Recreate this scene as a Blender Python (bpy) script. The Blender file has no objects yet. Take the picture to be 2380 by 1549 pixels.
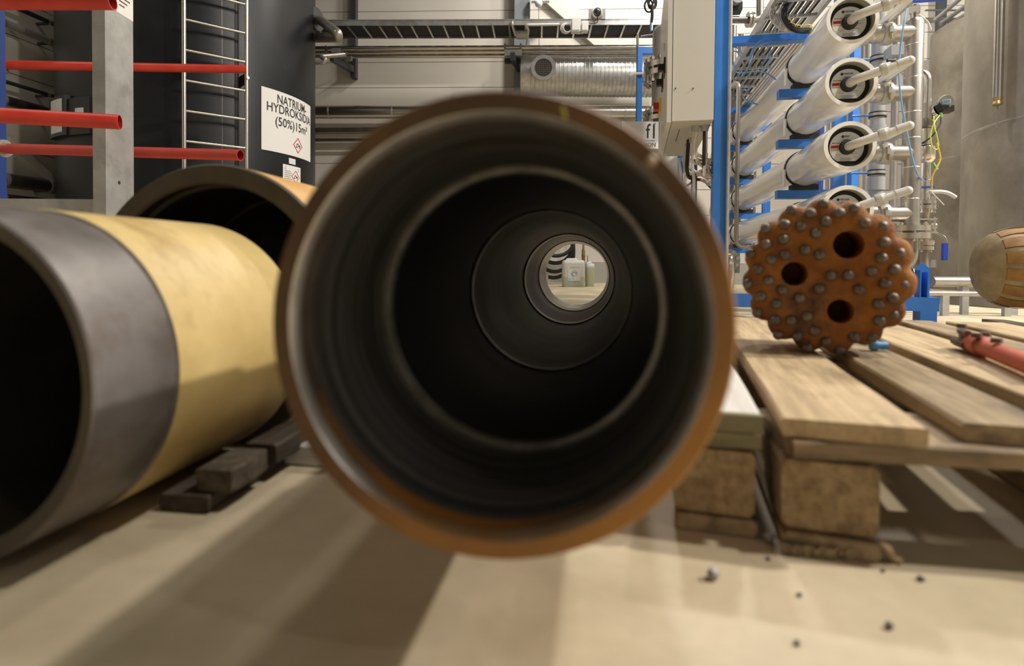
import bpy, bmesh, math, random
from mathutils import Vector, Matrix, noise
random.seed(7)
sc = bpy.context.scene
COL = sc.collection
V = Vector
# ------------------------------------------------------------------ camera
W_, H_ = 2380.0, 1549.0
FP = 1322.0                       # focal length in pixels of the 2380 px frame
CAMH = 0.316
PITCH, ROLL = math.radians(1.2), math.radians(0.5)
PX0, PY0 = W_/2, 630.7            # principal point (the frame is an off-centre crop)
fwd = V((0, math.cos(PITCH), -math.sin(PITCH)))
up0 = V((0, math.sin(PITCH), math.cos(PITCH)))
rt0 = V((1, 0, 0))
RT = rt0*math.cos(ROLL) + up0*math.sin(ROLL)
UP = up0*math.cos(ROLL) - rt0*math.sin(ROLL)
CAM = V((0, 0, CAMH))
cd = bpy.data.cameras.new('camera')
cam = bpy.data.objects.new('camera', cd); COL.objects.link(cam)
m = Matrix((RT, UP, -fwd)).transposed().to_4x4(); m.translation = CAM
cam.matrix_world = m
cd.sensor_fit = 'HORIZONTAL'; cd.sensor_width = 36.0; cd.lens = 36.0*FP/W_
cd.shift_y = -(H_/2 - PY0)/W_
cd.clip_start = 0.01; cd.clip_end = 100
cd.dof.use_dof = True; cd.dof.focus_distance = 3.6; cd.dof.aperture_fstop = 2.9
sc.camera = cam
# ------------------------------------------------------------------ world, lamps, exposure
sc.view_settings.view_transform = 'Standard'; sc.view_settings.look = 'None'
sc.view_settings.exposure = 0.28; sc.view_settings.gamma = 1.0; sc.view_settings.use_curve_mapping = False
wd = bpy.data.worlds.new('world'); sc.world = wd; wd.use_nodes = True
wd.node_tree.nodes['Background'].inputs[0].default_value = (0.86, 0.9, 1.0, 1)
wd.node_tree.nodes['Background'].inputs[1].default_value = 0.03
def hall_lamp(x, y, z, power, size=0.45, col=(1, 0.945, 0.86), tgt=None):
    l = bpy.data.lights.new('hall_lamp', 'AREA'); l.shape = 'DISK'; l.size = size; l.energy = power; l.color = col
    o = bpy.data.objects.new('hall_lamp', l); COL.objects.link(o); o.location = (x, y, z)
    d = (V(tgt) - V((x, y, z))) if tgt else V((0, 0, -1))
    o.rotation_euler = d.to_track_quat('-Z', 'Y').to_euler()
    return o
hall_lamp(6.9, 1.0, 5.6, 880, .32)
hall_lamp(3.0, 0.8, 5.6, 190, .32)
hall_lamp(-4.0, 2.4, 5.6, 26, .32)
hall_lamp(3.4, 5.8, 5.6, 130, .4)
hall_lamp(1.3, 6.2, 5.6, 120, .4)
hall_lamp(5.0, -3.2, 5.6, 45, .4)
# ------------------------------------------------------------------ projection helpers
def ray(px, py): return fwd*FP + RT*(px - PX0) + UP*(PY0 - py)
def at(px, py, Y):
    d = ray(px, py); return CAM + d*(Y/d.y)
def onz(px, py, z=0.0):
    d = ray(px, py); return CAM + d*((z - CAMH)/d.z)
def onpl(px, py, p0, n):
    d = ray(px, py); n = V(n); return CAM + d*((V(p0) - CAM).dot(n)/d.dot(n))
def oncyl(px, py, c, R):           # first hit with a vertical cylinder
    d = ray(px, py); ox, oy = CAM.x - c[0], CAM.y - c[1]
    a = d.x**2 + d.y**2; b = ox*d.x + oy*d.y; cc = ox*ox + oy*oy - R*R
    t = (-b - math.sqrt(max(b*b - a*cc, 0)))/a
    return CAM + d*t
def px(n, Y): return n*Y/FP        # size of n pixels at depth Y
# ------------------------------------------------------------------ materials
def _ramp(nt, fac, stops):
    r = nt.nodes.new('ShaderNodeValToRGB'); e = r.color_ramp.elements
    while len(e) > 1: e.remove(e[-1])
    e[0].position = stops[0][0]; e[0].color = (*stops[0][1], 1)
    for p, c in stops[1:]:
        k = e.new(p); k.color = (*c, 1)
    nt.links.new(fac, r.inputs[0]); return r.outputs[0]
MATS = {}
def M(name, c1, c2=None, c3=None, scale=8, stretch=(1, 1, 1), rough=0.5, metal=0.0, bump=0.0, bscale=None, lo=.35, hi=.65,
      c3scale=None, c3lo=.55, c3hi=.7, rvar=0.0, detail=6, rand=False, trans=0.0, emit=None, spec=0.5, c3stretch=None, coat=0.0, bstretch=None, grad=None):
    mt = bpy.data.materials.new(name); mt.use_nodes = True; nt = mt.node_tree; L = nt.links.new
    b = nt.nodes['Principled BSDF']
    b.inputs['Roughness'].default_value = rough; b.inputs['Metallic'].default_value = metal
    b.inputs['Specular IOR Level'].default_value = spec
    if coat: b.inputs['Coat Weight'].default_value = coat; b.inputs['Coat Roughness'].default_value = .12
    b.inputs['Base Color'].default_value = (*c1, 1)
    if trans: b.inputs['Transmission Weight'].default_value = trans
    if emit: b.inputs['Emission Color'].default_value = (*emit[0], 1); b.inputs['Emission Strength'].default_value = emit[1]
    if c2 is not None or bump:
        tc = nt.nodes.new('ShaderNodeTexCoord'); co = tc.outputs['Object']
        if rand:
            oi = nt.nodes.new('ShaderNodeObjectInfo'); vm = nt.nodes.new('ShaderNodeVectorMath'); vm.operation = 'ADD'
            mu = nt.nodes.new('ShaderNodeMath'); mu.operation = 'MULTIPLY'; mu.inputs[1].default_value = 37.0
            L(oi.outputs['Random'], mu.inputs[0]); L(co, vm.inputs[0]); L(mu.outputs[0], vm.inputs[1]); co = vm.outputs[0]
        def nz(sca, st, det=detail, ro=.6):
            mp = nt.nodes.new('ShaderNodeMapping'); mp.inputs['Scale'].default_value = st; L(co, mp.inputs[0])
            n = nt.nodes.new('ShaderNodeTexNoise'); n.inputs['Scale'].default_value = sca; n.inputs['Detail'].default_value = det
            n.inputs['Roughness'].default_value = ro; L(mp.outputs[0], n.inputs['Vector']); return n.outputs['Fac']
        if c2 is not None:
            f = nz(scale, stretch); col = _ramp(nt, f, [(lo, c1), (hi, c2)])
            if c3 is not None:
                f3 = nz(c3scale or scale*.3, c3stretch or stretch, 5, .65)
                k = _ramp(nt, f3, [(c3lo, (0, 0, 0)), (c3hi, (1, 1, 1))])
                mx = nt.nodes.new('ShaderNodeMix'); mx.data_type = 'RGBA'
                L(k, mx.inputs[0]); L(col, mx.inputs[6]); mx.inputs[7].default_value = (*c3, 1); col = mx.outputs[2]
            if grad:                                   # rust, on the casing rim also painted floor bounce, over one side: (direction, lo, hi, colour, noise scale, noise amount)
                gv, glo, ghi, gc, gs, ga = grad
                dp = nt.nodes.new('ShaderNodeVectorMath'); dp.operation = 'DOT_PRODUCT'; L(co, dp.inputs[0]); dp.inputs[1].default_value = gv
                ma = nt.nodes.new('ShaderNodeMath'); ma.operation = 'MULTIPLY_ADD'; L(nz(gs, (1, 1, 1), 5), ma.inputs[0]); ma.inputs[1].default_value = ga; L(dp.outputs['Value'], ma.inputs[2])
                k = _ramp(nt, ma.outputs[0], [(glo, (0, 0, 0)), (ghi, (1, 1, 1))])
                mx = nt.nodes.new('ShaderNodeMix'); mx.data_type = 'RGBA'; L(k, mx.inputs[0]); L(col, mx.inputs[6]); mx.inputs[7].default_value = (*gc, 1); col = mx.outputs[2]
            L(col, b.inputs['Base Color'])
            if rvar:
                mr = nt.nodes.new('ShaderNodeMapRange'); mr.inputs[3].default_value = max(rough - rvar, .05); mr.inputs[4].default_value = min(rough + rvar, 1)
                L(f, mr.inputs[0]); L(mr.outputs[0], b.inputs['Roughness'])
        if bump:
            bp = nt.nodes.new('ShaderNodeBump'); bp.inputs['Strength'].default_value = min(bump, 1.0); bp.inputs['Distance'].default_value = .004
            L(nz(bscale or scale*2, bstretch or stretch, 5), bp.inputs['Height']); L(bp.outputs[0], b.inputs['Normal'])
    MATS[name] = mt; return mt
M('concrete', (.43, .355, .235), (.57, .485, .34), (.37, .30, .20), scale=4.5, rough=.46, bump=.12, bscale=60, c3scale=2.6, c3lo=.50, c3hi=.75, rvar=.12, detail=9)
M('wall_paint', (.66, .62, .55), (.70, .665, .60), scale=1.2, rough=.45)
M('ceiling_sheet', (.10, .10, .105), rough=.6)
M('hall_wall_grey', (.30, .30, .29), rough=.6)
M('plinth', (.36, .35, .31), (.42, .41, .36), scale=3, rough=.8, bump=.15, bscale=40)
M('dark_steel_paint', (.035, .037, .045), rough=.45, c2=(.05, .052, .06), scale=5)
M('grey_steel_paint', (.20, .22, .25), (.26, .28, .31), scale=2, rough=.4)
M('rust_bounce_rim', (.075, .042, .02), (.13, .07, .028), (.20, .09, .024), scale=9, rough=.6, metal=.2, bump=.25, bscale=120, c3scale=5, c3lo=.5, c3hi=.75, detail=8, grad=((2.2, 0, -2.6), .45, 1.05, (.42, .19, .04), 7, .75))  # rust; orange towards lower right also paints in light bounced off the floor
M('rust_orange', (.10, .085, .07), (.17, .14, .11), scale=14, rough=.55, metal=.5, bump=.2, bscale=160, grad=((-1.2, 0, -3.4), .62, .92, (.52, .22, .045), 12, .7))
M('bore_steel', (.11, .108, .105), (.30, .29, .28), (.10, .065, .04), scale=6, stretch=(.25, 26, .25), rough=.40, metal=.8, c3scale=4, c3stretch=(1.5, 6, 1.5), c3lo=.56, c3hi=.75, rvar=.1, bump=.3, bscale=8, bstretch=(.2, 40, .2))
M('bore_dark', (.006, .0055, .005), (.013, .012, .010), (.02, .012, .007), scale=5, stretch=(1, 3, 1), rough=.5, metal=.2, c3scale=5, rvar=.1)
M('bright_ring', (.42, .40, .38), (.66, .63, .60), (.30, .2, .12), scale=16, rough=.36, metal=.85, c3scale=5, c3lo=.6, c3hi=.75, grad=((.6, 0, -3.4), .75, 1.0, (.62, .36, .12), 10, .8))
M('ring_mid', (.2, .19, .17), (.42, .4, .36), scale=24, rough=.36, metal=.8)
M('primer_yellow', (.44, .31, .11), (.60, .45, .195), (.27, .15, .045), scale=5, rough=.5, c3scale=4.2, c3lo=.55, c3hi=.76, bump=.1, c3stretch=(1, 1.6, 1))
M('band_steel', (.12, .105, .095), (.23, .21, .20), (.10, .06, .03), scale=8, rough=.45, metal=.4, c3scale=6, c3lo=.52, c3hi=.7)
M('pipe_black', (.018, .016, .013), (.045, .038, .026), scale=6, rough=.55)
M('pipe_rim_dark', (.06, .05, .035), (.10, .082, .055), scale=8, rough=.65, metal=.2)
M('orange_coat', (.50, .26, .07), (.60, .35, .11), scale=6, rough=.5)
W1 = dict(stretch=(.9, 11, 11), rand=True, rough=.72)
M('pallet_wood', (.34, .245, .135), (.53, .40, .235), (.17, .11, .06), scale=5, bump=.5, bscale=9, c3scale=3.2, c3lo=.54, c3hi=.76, c3stretch=(1.4, 4, 4), **W1)
M('pallet_wood_old', (.20, .145, .08), (.37, .275, .16), (.08, .058, .037), scale=5, bump=.55, bscale=9, c3scale=3.6, c3lo=.5, c3hi=.72, c3stretch=(1.6, 5, 5), **W1)
M('white_board', (.52, .5, .47), (.66, .64, .6), (.3, .27, .22), scale=5, bump=.25, c3scale=5, c3lo=.62, c3hi=.75, **W1)
M('green_wood', (.14, .13, .07), (.27, .24, .14), scale=5, bump=.4, **W1)
M('chip_block', (.20, .135, .065), (.38, .275, .155), (.13, .085, .04), scale=75, rough=.85, bump=.6, bscale=110, rand=True, c3scale=6, c3lo=.6, c3hi=.8)
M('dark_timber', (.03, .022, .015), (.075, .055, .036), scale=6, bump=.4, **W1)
M('dark_chip', (.055, .042, .028), (.12, .095, .065), scale=70, rough=.9, bump=.5, rand=True)
M('bit_rust', (.20, .062, .008), (.42, .16, .018), (.085, .042, .024), scale=13, rough=.74, bump=.6, bscale=130, c3scale=8, c3lo=.50, c3hi=.68, metal=.05)
M('bit_bore', (.02, .012, .008), (.05, .025, .012), scale=20, rough=.9)
M('carbide', (.12, .10, .082), (.21, .18, .15), (.17, .085, .03), scale=60, rough=.45, metal=.4, c3scale=40, c3lo=.56, c3hi=.7, rand=True)
M('red_paint', (.56, .035, .022), (.64, .06, .035), (.36, .10, .075), scale=9, rough=.42, c3scale=7, c3lo=.6, c3hi=.75)
M('red_dark', (.30, .008, .012), rough=.5)
M('tool_red', (.42, .075, .03), (.5, .11, .05), (.22, .13, .09), scale=20, rough=.6, c3scale=16, c3lo=.5, c3hi=.62)
M('tool_brown', (.10, .065, .045), (.18, .13, .1), scale=40, rough=.7, bump=.3)
M('hammer_coat', (.20, .15, .075), (.34, .26, .145), (.15, .1, .045), scale=11, rough=.65, bump=.25, c3scale=6)
M('hammer_rust', (.17, .085, .02), (.30, .15, .035), (.13, .065, .02), scale=20, stretch=(.3, 1, 1), rough=.65, bump=.2)
M('galv', (.34, .34, .33), (.46, .46, .445), (.27, .27, .26), scale=7, rough=.42, metal=.55, c3scale=3)
M('galv_zinc', (.5, .5, .49), (.66, .66, .65), scale=14, rough=.33, metal=.8)
M('stainless', (.62, .58, .52), (.7, .665, .61), scale=5, rough=.26, metal=1.0)
M('stainless_matt', (.36, .335, .30), (.46, .43, .39), (.30, .265, .22), scale=6, rough=.34, metal=.75)
M('stainless_dark', (.2, .18, .155), (.3, .27, .235), scale=6, rough=.35, metal=.9)
M('tank_steel', (.29, .26, .215), (.40, .365, .31), (.21, .185, .145), scale=1.8, rough=.42, metal=.6, c3scale=1.3, c3lo=.45, c3hi=.68, detail=9)
M('tank_black', (.006, .007, .0085), (.010, .011, .013), (.022, .024, .027), scale=2.5, rough=.40, c3scale=9, c3lo=.63, c3hi=.76, rvar=.08, spec=.4)
M('black_plastic', (.012, .012, .013), rough=.4)
M('rubber', (.018, .018, .018), rough=.7)
M('blue_paint', (.035, .185, .60), (.045, .21, .66), scale=8, rough=.38)
M('blue_dark', (.02, .05, .22), rough=.4)
M('valve_blue', (.02, .07, .48), rough=.35)
M('frp_white', (.78, .755, .71), (.82, .80, .76), scale=5, rough=.17, coat=.5)
M('frp_rim', (.86, .845, .81), rough=.4)
M('frp_recess', (.33, .33, .24), (.4, .4, .3), scale=10, rough=.45)
M('label_white', (.74, .73, .70), rough=.5)
M('label_grey', (.68, .69, .70), rough=.35)
M('ink', (.015, .015, .016), rough=.6)
M('ink_red', (.55, .03, .03), rough=.6)
M('ink_blue', (.12, .38, .72), rough=.6)
M('ink_green', (.42, .55, .25), rough=.6)
M('ink_orange', (.75, .48, .2), rough=.6)
M('pvc_grey', (.30, .31, .32), (.34, .35, .36), scale=3, rough=.4)
M('pvc_light', (.58, .565, .53), rough=.32)
M('cabinet', (.64, .625, .575), (.67, .655, .61), scale=2, rough=.38)
M('cabinet_under', (.50, .48, .42), rough=.5)
M('vessel_grey', (.27, .255, .235), (.32, .30, .28), scale=2, rough=.35)
M('cable_grey', (.5, .475, .42), rough=.5)
M('cable_white', (.7, .69, .66), rough=.45)
M('hose_blue', (.18, .36, .60), rough=.3)
M('yellow', (.75, .55, .04), rough=.4)
M('lime', (.55, .6, .05), rough=.4)
M('green', (.16, .45, .16), rough=.4)
M('knob_red', (.45, .03, .025), rough=.4)
M('brass', (.36, .26, .11), (.45, .34, .16), scale=20, rough=.38, metal=.8)
M('glass_dark', (.03, .03, .04), rough=.08, coat=.6)
M('can_plastic', (.66, .655, .62), rough=.42)
M('can_liquid', (.50, .52, .38), rough=.42)
M('grille', (.07, .065, .06), rough=.5, metal=.4)
M('stone', (.28, .28, .29), (.42, .42, .43), scale=90, rough=.7, bump=.4)
M('stone_dark', (.12, .11, .11), rough=.8)
M('lamp_white', (.8, .8, .8), rough=.3)
M('chalk', (.5, .47, .12), rough=.9)
M('weld', (.36, .27, .19), rough=.5, metal=.4)
def mm(n): return MATS[n] if isinstance(n, str) else n
# ------------------------------------------------------------------ scene graph helpers
def tag(o, label, cat, group=None):
    o['label'] = label; o['category'] = cat
    if group: o['group'] = group
    return o
def thing(name, label, cat, loc, group=None):
    o = bpy.data.objects.new(name, None); COL.objects.link(o); o.location = V(loc); o.empty_display_size = .05
    return tag(o, label, cat, group)
def parentinv(p):
    mt = p.matrix_basis.copy(); q = p.parent
    while q is not None: mt = q.matrix_basis @ mt; q = q.parent
    return mt.inverted()
def frame(o, x, y=None, z=None):
    """4x4 from origin and axes (missing ones completed)"""
    x = V(x).normalized()
    if z is None: z = V((0, 0, 1))
    if y is None: y = V(z).cross(x).normalized()
    y = V(y).normalized(); z = x.cross(y).normalized()
    mt = Matrix((x, y, z)).transposed().to_4x4(); mt.translation = V(o); return mt
def axframe(o, a):
    """local +Y along a, local Z roughly up"""
    a = V(a).normalized(); u = V((0, 0, 1)) if abs(a.z) < .95 else V((0, -1, 0))
    x = a.cross(u).normalized(); z = x.cross(a).normalized()
    mt = Matrix((x, a, z)).transposed().to_4x4(); mt.translation = V(o); return mt
class MB:
    def __init__(s): s.v = []; s.f = []
    def add(s, vs, fs):
        k = len(s.v); s.v += [V(p) for p in vs]; s.f += [tuple(i + k for i in f) for f in fs]; return s
    def obox(s, c, ax, ay, az, ch=0):
        """box with half-vectors"""
        c, ax, ay, az = V(c), V(ax), V(ay), V(az)
        vs = [c + ax*i + ay*j + az*k for k in (-1, 1) for j in (-1, 1) for i in (-1, 1)]
        return s.add(vs, [(0, 2, 3, 1), (4, 5, 7, 6), (0, 1, 5, 4), (2, 6, 7, 3), (0, 4, 6, 2), (1, 3, 7, 5)])
    def box(s, x0, x1, y0, y1, z0, z1):
        return s.obox(((x0+x1)/2, (y0+y1)/2, (z0+z1)/2), ((x1-x0)/2, 0, 0), (0, (y1-y0)/2, 0), (0, 0, (z1-z0)/2))
    def lathe(s, prof, mt=None, n=32, caps=(False, False), a0=0, a1=None):
        """profile of (radius, t); axis local Y"""
        mt = mt or Matrix.Identity(4); k = len(s.v); full = a1 is None
        m_ = n if full else n + 1; a1 = 2*math.pi if full else a1
        for r, t in prof:
            for i in range(m_):
                a = a0 + (a1 - a0)*i/n; s.v.append(mt @ V((r*math.cos(a), t, r*math.sin(a))))
        for j in range(len(prof) - 1):
            for i in range(n):
                i2 = (i + 1) % m_; p = k + j*m_; q = p + m_
                s.f.append((p + i, q + i, q + i2, p + i2))
        if caps[0]: s.f.append(tuple(k + i for i in range(m_)))
        if caps[1]: s.f.append(tuple(k + (len(prof)-1)*m_ + i for i in reversed(range(m_))))
        return s
    def cyl(s, p0, p1, r0, r1=None, n=14, caps=True):
        p0, p1 = V(p0), V(p1); r1 = r0 if r1 is None else r1
        return s.lathe([(r0, 0), (r1, (p1 - p0).length)], axframe(p0, p1 - p0), n, (caps, caps))
    def tube(s, pts, r, n=8, caps=True):
        pts = [V(p) for p in pts]; k = len(s.v); N = len(pts); ref = None
        rs = r if isinstance(r, (list, tuple)) else [r]*N
        for i, p in enumerate(pts):
            d = (pts[min(i+1, N-1)] - pts[max(i-1, 0)])
            if d.length < 1e-9: d = V((0, 0, 1))
            d.normalize()
            if ref is None: ref = d.orthogonal().normalized()
            x = (ref - d*ref.dot(d))
            x = x.normalized() if x.length > 1e-6 else d.orthogonal().normalized()
            ref = x; y = d.cross(x)
            for j in range(n):
                a = 2*math.pi*j/n; s.v.append(p + (x*math.cos(a) + y*math.sin(a))*rs[i])
        for i in range(N - 1):
            for j in range(n):
                j2 = (j + 1) % n; a = k + i*n
                s.f.append((a + j, a + j2, a + n + j2, a + n + j))
        if caps:
            s.f.append(tuple(k + j for j in reversed(range(n)))); s.f.append(tuple(k + (N-1)*n + j for j in range(n)))
        return s
    def sphere(s, c, r, n=10, sq=(1, 1, 1)):
        c = V(c); k = len(s.v); rings = n//2
        s.v.append(c + V((0, 0, -r*sq[2])))
        for i in range(1, rings):
            th = math.pi*i/rings
            for j in range(n):
                a = 2*math.pi*j/n
                s.v.append(c + V((r*sq[0]*math.sin(th)*math.cos(a), r*sq[1]*math.sin(th)*math.sin(a), -r*sq[2]*math.cos(th))))
        s.v.append(c + V((0, 0, r*sq[2]))); e = len(s.v) - 1
        for j in range(n):
            j2 = (j + 1) % n; s.f.append((k, k + 1 + j2, k + 1 + j)); b = k + 1 + (rings - 2)*n; s.f.append((e, b + j, b + j2))
            for i in range(rings - 2):
                a = k + 1 + i*n; s.f.append((a + j, a + j2, a + n + j2, a + n + j))
        return s
    def prism(s, poly, h, mt):
        """polygon in local XZ, extruded along local Y by h"""
        n = len(poly); vs = [mt @ V((x, 0, z)) for x, z in poly] + [mt @ V((x, h, z)) for x, z in poly]
        fs = [tuple(range(n)), tuple(reversed(range(n, 2*n)))] + [(i, i + n, (i+1) % n + n, (i+1) % n) for i in range(n)]
        return s.add(vs, fs)
    def build(s, name, mat, parent=None, mw=None, smooth=35, origin=None):
        me = bpy.data.meshes.new(name)
        inv = Matrix.Identity(4); off = None
        if mw is None:
            if parent is not None: inv = parentinv(parent)
            else:
                off = V(origin) if origin is not None else V((sum((p.x for p in s.v))/len(s.v), sum((p.y for p in s.v))/len(s.v), min(p.z for p in s.v)))
                inv = Matrix.Translation(-off)
        me.from_pydata([tuple(inv @ p) for p in s.v], [], s.f)
        if smooth:
            me.polygons.foreach_set('use_smooth', [True]*len(me.polygons)); me.set_sharp_from_angle(angle=math.radians(smooth))
        bm = bmesh.new(); bm.from_mesh(me); bmesh.ops.recalc_face_normals(bm, faces=bm.faces); bm.to_mesh(me); bm.free()
        if mat is not None: me.materials.append(mm(mat))
        o = bpy.data.objects.new(name, me); COL.objects.link(o)
        if parent is not None: o.parent = parent
        if mw is not None: o.matrix_basis = parentinv(parent) @ mw if parent is not None else mw
        elif parent is None: o.location = off
        return o
def bend(pts, rad, n=5):
    """fillet the corners of a polyline"""
    pts = [V(p) for p in pts]; out = [pts[0]]
    for i in range(1, len(pts) - 1):
        a, b, c = pts[i-1], pts[i], pts[i+1]
        r = min(rad, (b-a).length*.49, (c-b).length*.49)
        p, q = b + (a-b).normalized()*r, b + (c-b).normalized()*r
        for k in range(n + 1):
            t = k/n; out.append(p*(1-t)**2 + b*2*t*(1-t) + q*t*t)
    out.append(pts[-1]); return out
def spline(pts, n=6):
    pts = [V(p) for p in pts]; out = []
    P = [pts[0]*2 - pts[1]] + pts + [pts[-1]*2 - pts[-2]]
    for i in range(1, len(P) - 2):
        p0, p1, p2, p3 = P[i-1:i+3]
        for k in range(n):
            t = k/n
            out.append(.5*((2*p1) + (p2-p0)*t + (2*p0-5*p1+4*p2-p3)*t*t + (3*p1-p0-3*p2+p3)*t**3))
    out.append(pts[-1]); return out
def copyobj(o, parent=None, loc=None, mw=None):
    c = o.copy(); COL.objects.link(c); c.parent = parent
    if mw is not None: c.matrix_basis = mw
    elif loc is not None: c.location = loc
    return c
def text_mesh(s, size, align='CENTER', sx=1.0, extrude=0.0):
    cu = bpy.data.curves.new('t', 'FONT'); cu.body = s; cu.size = size; cu.align_x = align; cu.align_y = 'CENTER'
    cu.resolution_u = 3; cu.extrude = extrude; cu.offset = size*.006
    o = bpy.data.objects.new('t', cu); COL.objects.link(o); dg = bpy.context.evaluated_depsgraph_get()
    me = bpy.data.meshes.new_from_object(o.evaluated_get(dg)); bpy.data.objects.remove(o); bpy.data.curves.remove(cu)
    for v in me.vertices: v.co.x *= sx
    return me
def text(name, s, size, mat, parent, mw, sx=1.0, wrap=None):
    """mw: local X right, Y up (text plane), Z normal"""
    me = text_mesh(s, size, sx=sx); me.materials.clear(); me.materials.append(mm(mat))
    if wrap:
        for v in me.vertices: v.co = wrap(v.co.x, v.co.y)
    o = bpy.data.objects.new(name, me); COL.objects.link(o)
    if parent is not None:
        o.parent = parent; o.matrix_basis = parentinv(parent) @ mw
    else: o.matrix_basis = mw
    return o
def plank(name, parent, c, ex, ey, L, Wd, H, mat, seed=0, worn=.0015, ch=.003, n=7):
    """timber: c = centre, ex = long direction, ey = width direction; own local frame, X along the grain"""
    rnd = random.Random(seed); b = MB(); k = 0
    sec = [(-1, -1, 1, 0), (-1, -1, 0, 1), (-1, 1, 0, -1), (-1, 1, 1, 0), (1, 1, -1, 0), (1, 1, 0, -1), (1, -1, 0, 1), (1, -1, -1, 0)]
    rows = []
    for i in range(n):
        x = -L/2 + L*i/(n-1); row = []
        e = ch if i in (0, n-1) else 0
        for sy, sz, oy, oz in sec:
            row.append(V((x, sy*(Wd/2) + oy*ch - sy*e*.4 + rnd.uniform(-worn, worn), sz*(H/2) + oz*ch - sz*e*.3 + rnd.uniform(-worn, worn)*.5)))
        rows.append(row)
    vs = [p for r in rows for p in r]; fs = []
    for i in range(n-1):
        for j in range(8):
            j2 = (j+1) % 8; fs.append((i*8+j, i*8+j2, (i+1)*8+j2, (i+1)*8+j))
    fs.append(tuple(range(8))); fs.append(tuple((n-1)*8 + j for j in reversed(range(8))))
    b.add(vs, fs)
    return b.build(name, mat, parent, mw=frame(c, ex, ey), smooth=30)
def bolts(parent, c, axis, R, n, r=.008, l=.05, name='bolt', mat='stainless', a0=.3):
    """hexagon bolts through a flange"""
    mt = axframe(c, axis); base = None
    for i in range(n):
        a = a0 + 2*math.pi*i/n; p = mt @ V((R*math.cos(a), 0, R*math.sin(a))); ax = V(axis).normalized()
        b = MB().cyl(p - ax*l/2, p + ax*l/2, r*.55, n=6).cyl(p - ax*l*.5, p - ax*(l*.5 - r*.9), r, n=6).cyl(p + ax*(l*.5 - r*1.4), p + ax*(l*.5 - r*.5), r, n=6)
        b.build(name, mat, parent)
# ================================================================== setting
def struct(o, label, cat):
    o['kind'] = 'structure'; return tag(o, label, cat)
fl = MB().box(-9, 12, -5.4, 9.2, -.12, 0).build('floor', 'concrete', origin=(0, 0, 0))
struct(fl, 'beige polished concrete floor of the hall', 'floor')
WK = .045                                        # the back wall is turned slightly
WN = V((WK, 1, 0)).normalized(); WT = V((1, -WK, 0)).normalized()
def wp(px_, py_, off=0.0): return onpl(px_, py_, V((0, 8, 0)) - WN*off, WN)
wb = MB().obox(V((2.2, 8 - WK*2.2, 2.9)) + WN*.14, WT*8.2, WN*.06, (0, 0, 2.9)).build('wall_back', 'wall_paint')
struct(wb, 'pale sandwich panel wall at the back of the hall', 'wall')
zs = [.28] + [.235 + .355*k for k in range(1, 16)]
for k in range(len(zs) - 1):
    c = V((2.2, 8 - WK*2.2, (zs[k] + zs[k+1])/2)) + WN*.035
    MB().obox(c, WT*8.1, WN*.045, (0, 0, (zs[k+1] - zs[k])/2 - .004)).build('panel', 'wall_paint', wb)
MB().obox(V((2.2, 8 - WK*2.2, .14)) - WN*.02, WT*8.1, WN*.10, (0, 0, .14)).build('plinth', 'plinth', wb)
# left wall, parallel to the pipes on the floor
LK = .143; LD = V((LK, 1, 0)).normalized(); LNv = V((1, -LK, 0)).normalized(); L0 = V((-5.45, 0, 0))
def lp(px_, py_, off=0.0): return onpl(px_, py_, L0 + LNv*off, LNv)
wl = MB().obox(L0 + LD*1.4 - LNv*.14 + V((0, 0, 2.9)), LD*6.8, LNv*.06, (0, 0, 2.9)).build('wall_left', 'wall_paint')
struct(wl, 'pale panel wall on the left behind the black tank', 'wall')
for k in range(len(zs) - 1):
    MB().obox(L0 + LD*1.4 - LNv*.045 + V((0, 0, (zs[k] + zs[k+1])/2)), LD*6.75, LNv*.045, (0, 0, (zs[k+1] - zs[k])/2 - .004)).build('panel', 'wall_paint', wl)
o = MB().box(-7, 11.6, -5.3, -5.15, 0, 5.8).build('wall_front', 'hall_wall_grey'); struct(o, 'grey panel wall behind the viewer', 'wall')
o = MB().box(11.5, 11.65, -5.3, 8.6, 0, 5.8).build('wall_right', 'hall_wall_grey'); struct(o, 'grey panel wall far to the right', 'wall')
o = MB().box(-7, 11.6, -5.3, 8.6, 5.8, 5.9).build('ceiling', 'ceiling_sheet'); struct(o, 'grey sheet metal ceiling of the hall', 'ceiling')
# ================================================================== steel casings in front
PN = at(1140, 760, .385); PF = at(1340, 638, 2.37); PA = (PF - PN).normalized(); PM = axframe(PN, PA)
PH = V((PA.x, PA.y, 0)).normalized()
t = thing('casing_pipe', 'large rusty steel casing pipe lying in the middle, its open end towards the viewer', 'pipe', (PN.x, PN.y, PN.z - .162))
LEN = (PF - PN).length
def pring(name, prof, mat, parent=t, n=128): return MB().lathe(prof, n=n).build(name, mat, parent, mw=PM, smooth=28)
pring('outer_wall', [(.1608, .004), (.1612, .2), (.161, .36), (.1545, .38), (.1545, LEN)], 'rust_bounce_rim')
rim = pring('end_face', [(.1608, .004), (.1585, 0), (.1465, 0)], 'rust_bounce_rim')
pring('chamfer', [(.1465, 0), (.1452, .0015), (.1425, .009)], 'bright_ring')
pring('rust_band', [(.1425, .009), (.1418, .016), (.1413, .022)], 'rust_orange')
pr = [(.1413, .022)]
for i in range(12):
    a = .026 + i*.0098; r = .1408 - i*.00052
    pr += [(r, a), (r - .0008, a + .002), (r - .0008, a + .0055), (r + .0001, a + .0072)]
pr += [(.1345, .146), (.139, .149), (.139, .158)]
pring('threaded_bore', pr, 'bore_steel')
pring('shoulder_ring', [(.139, .158), (.1302, .1585), (.1288, .1605), (.1288, .165), (.1294, .168)], 'ring_mid')
pring('bore', [(.1294, .168), (.1296, .3), (.1296, .535)], 'bore_dark')
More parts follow.
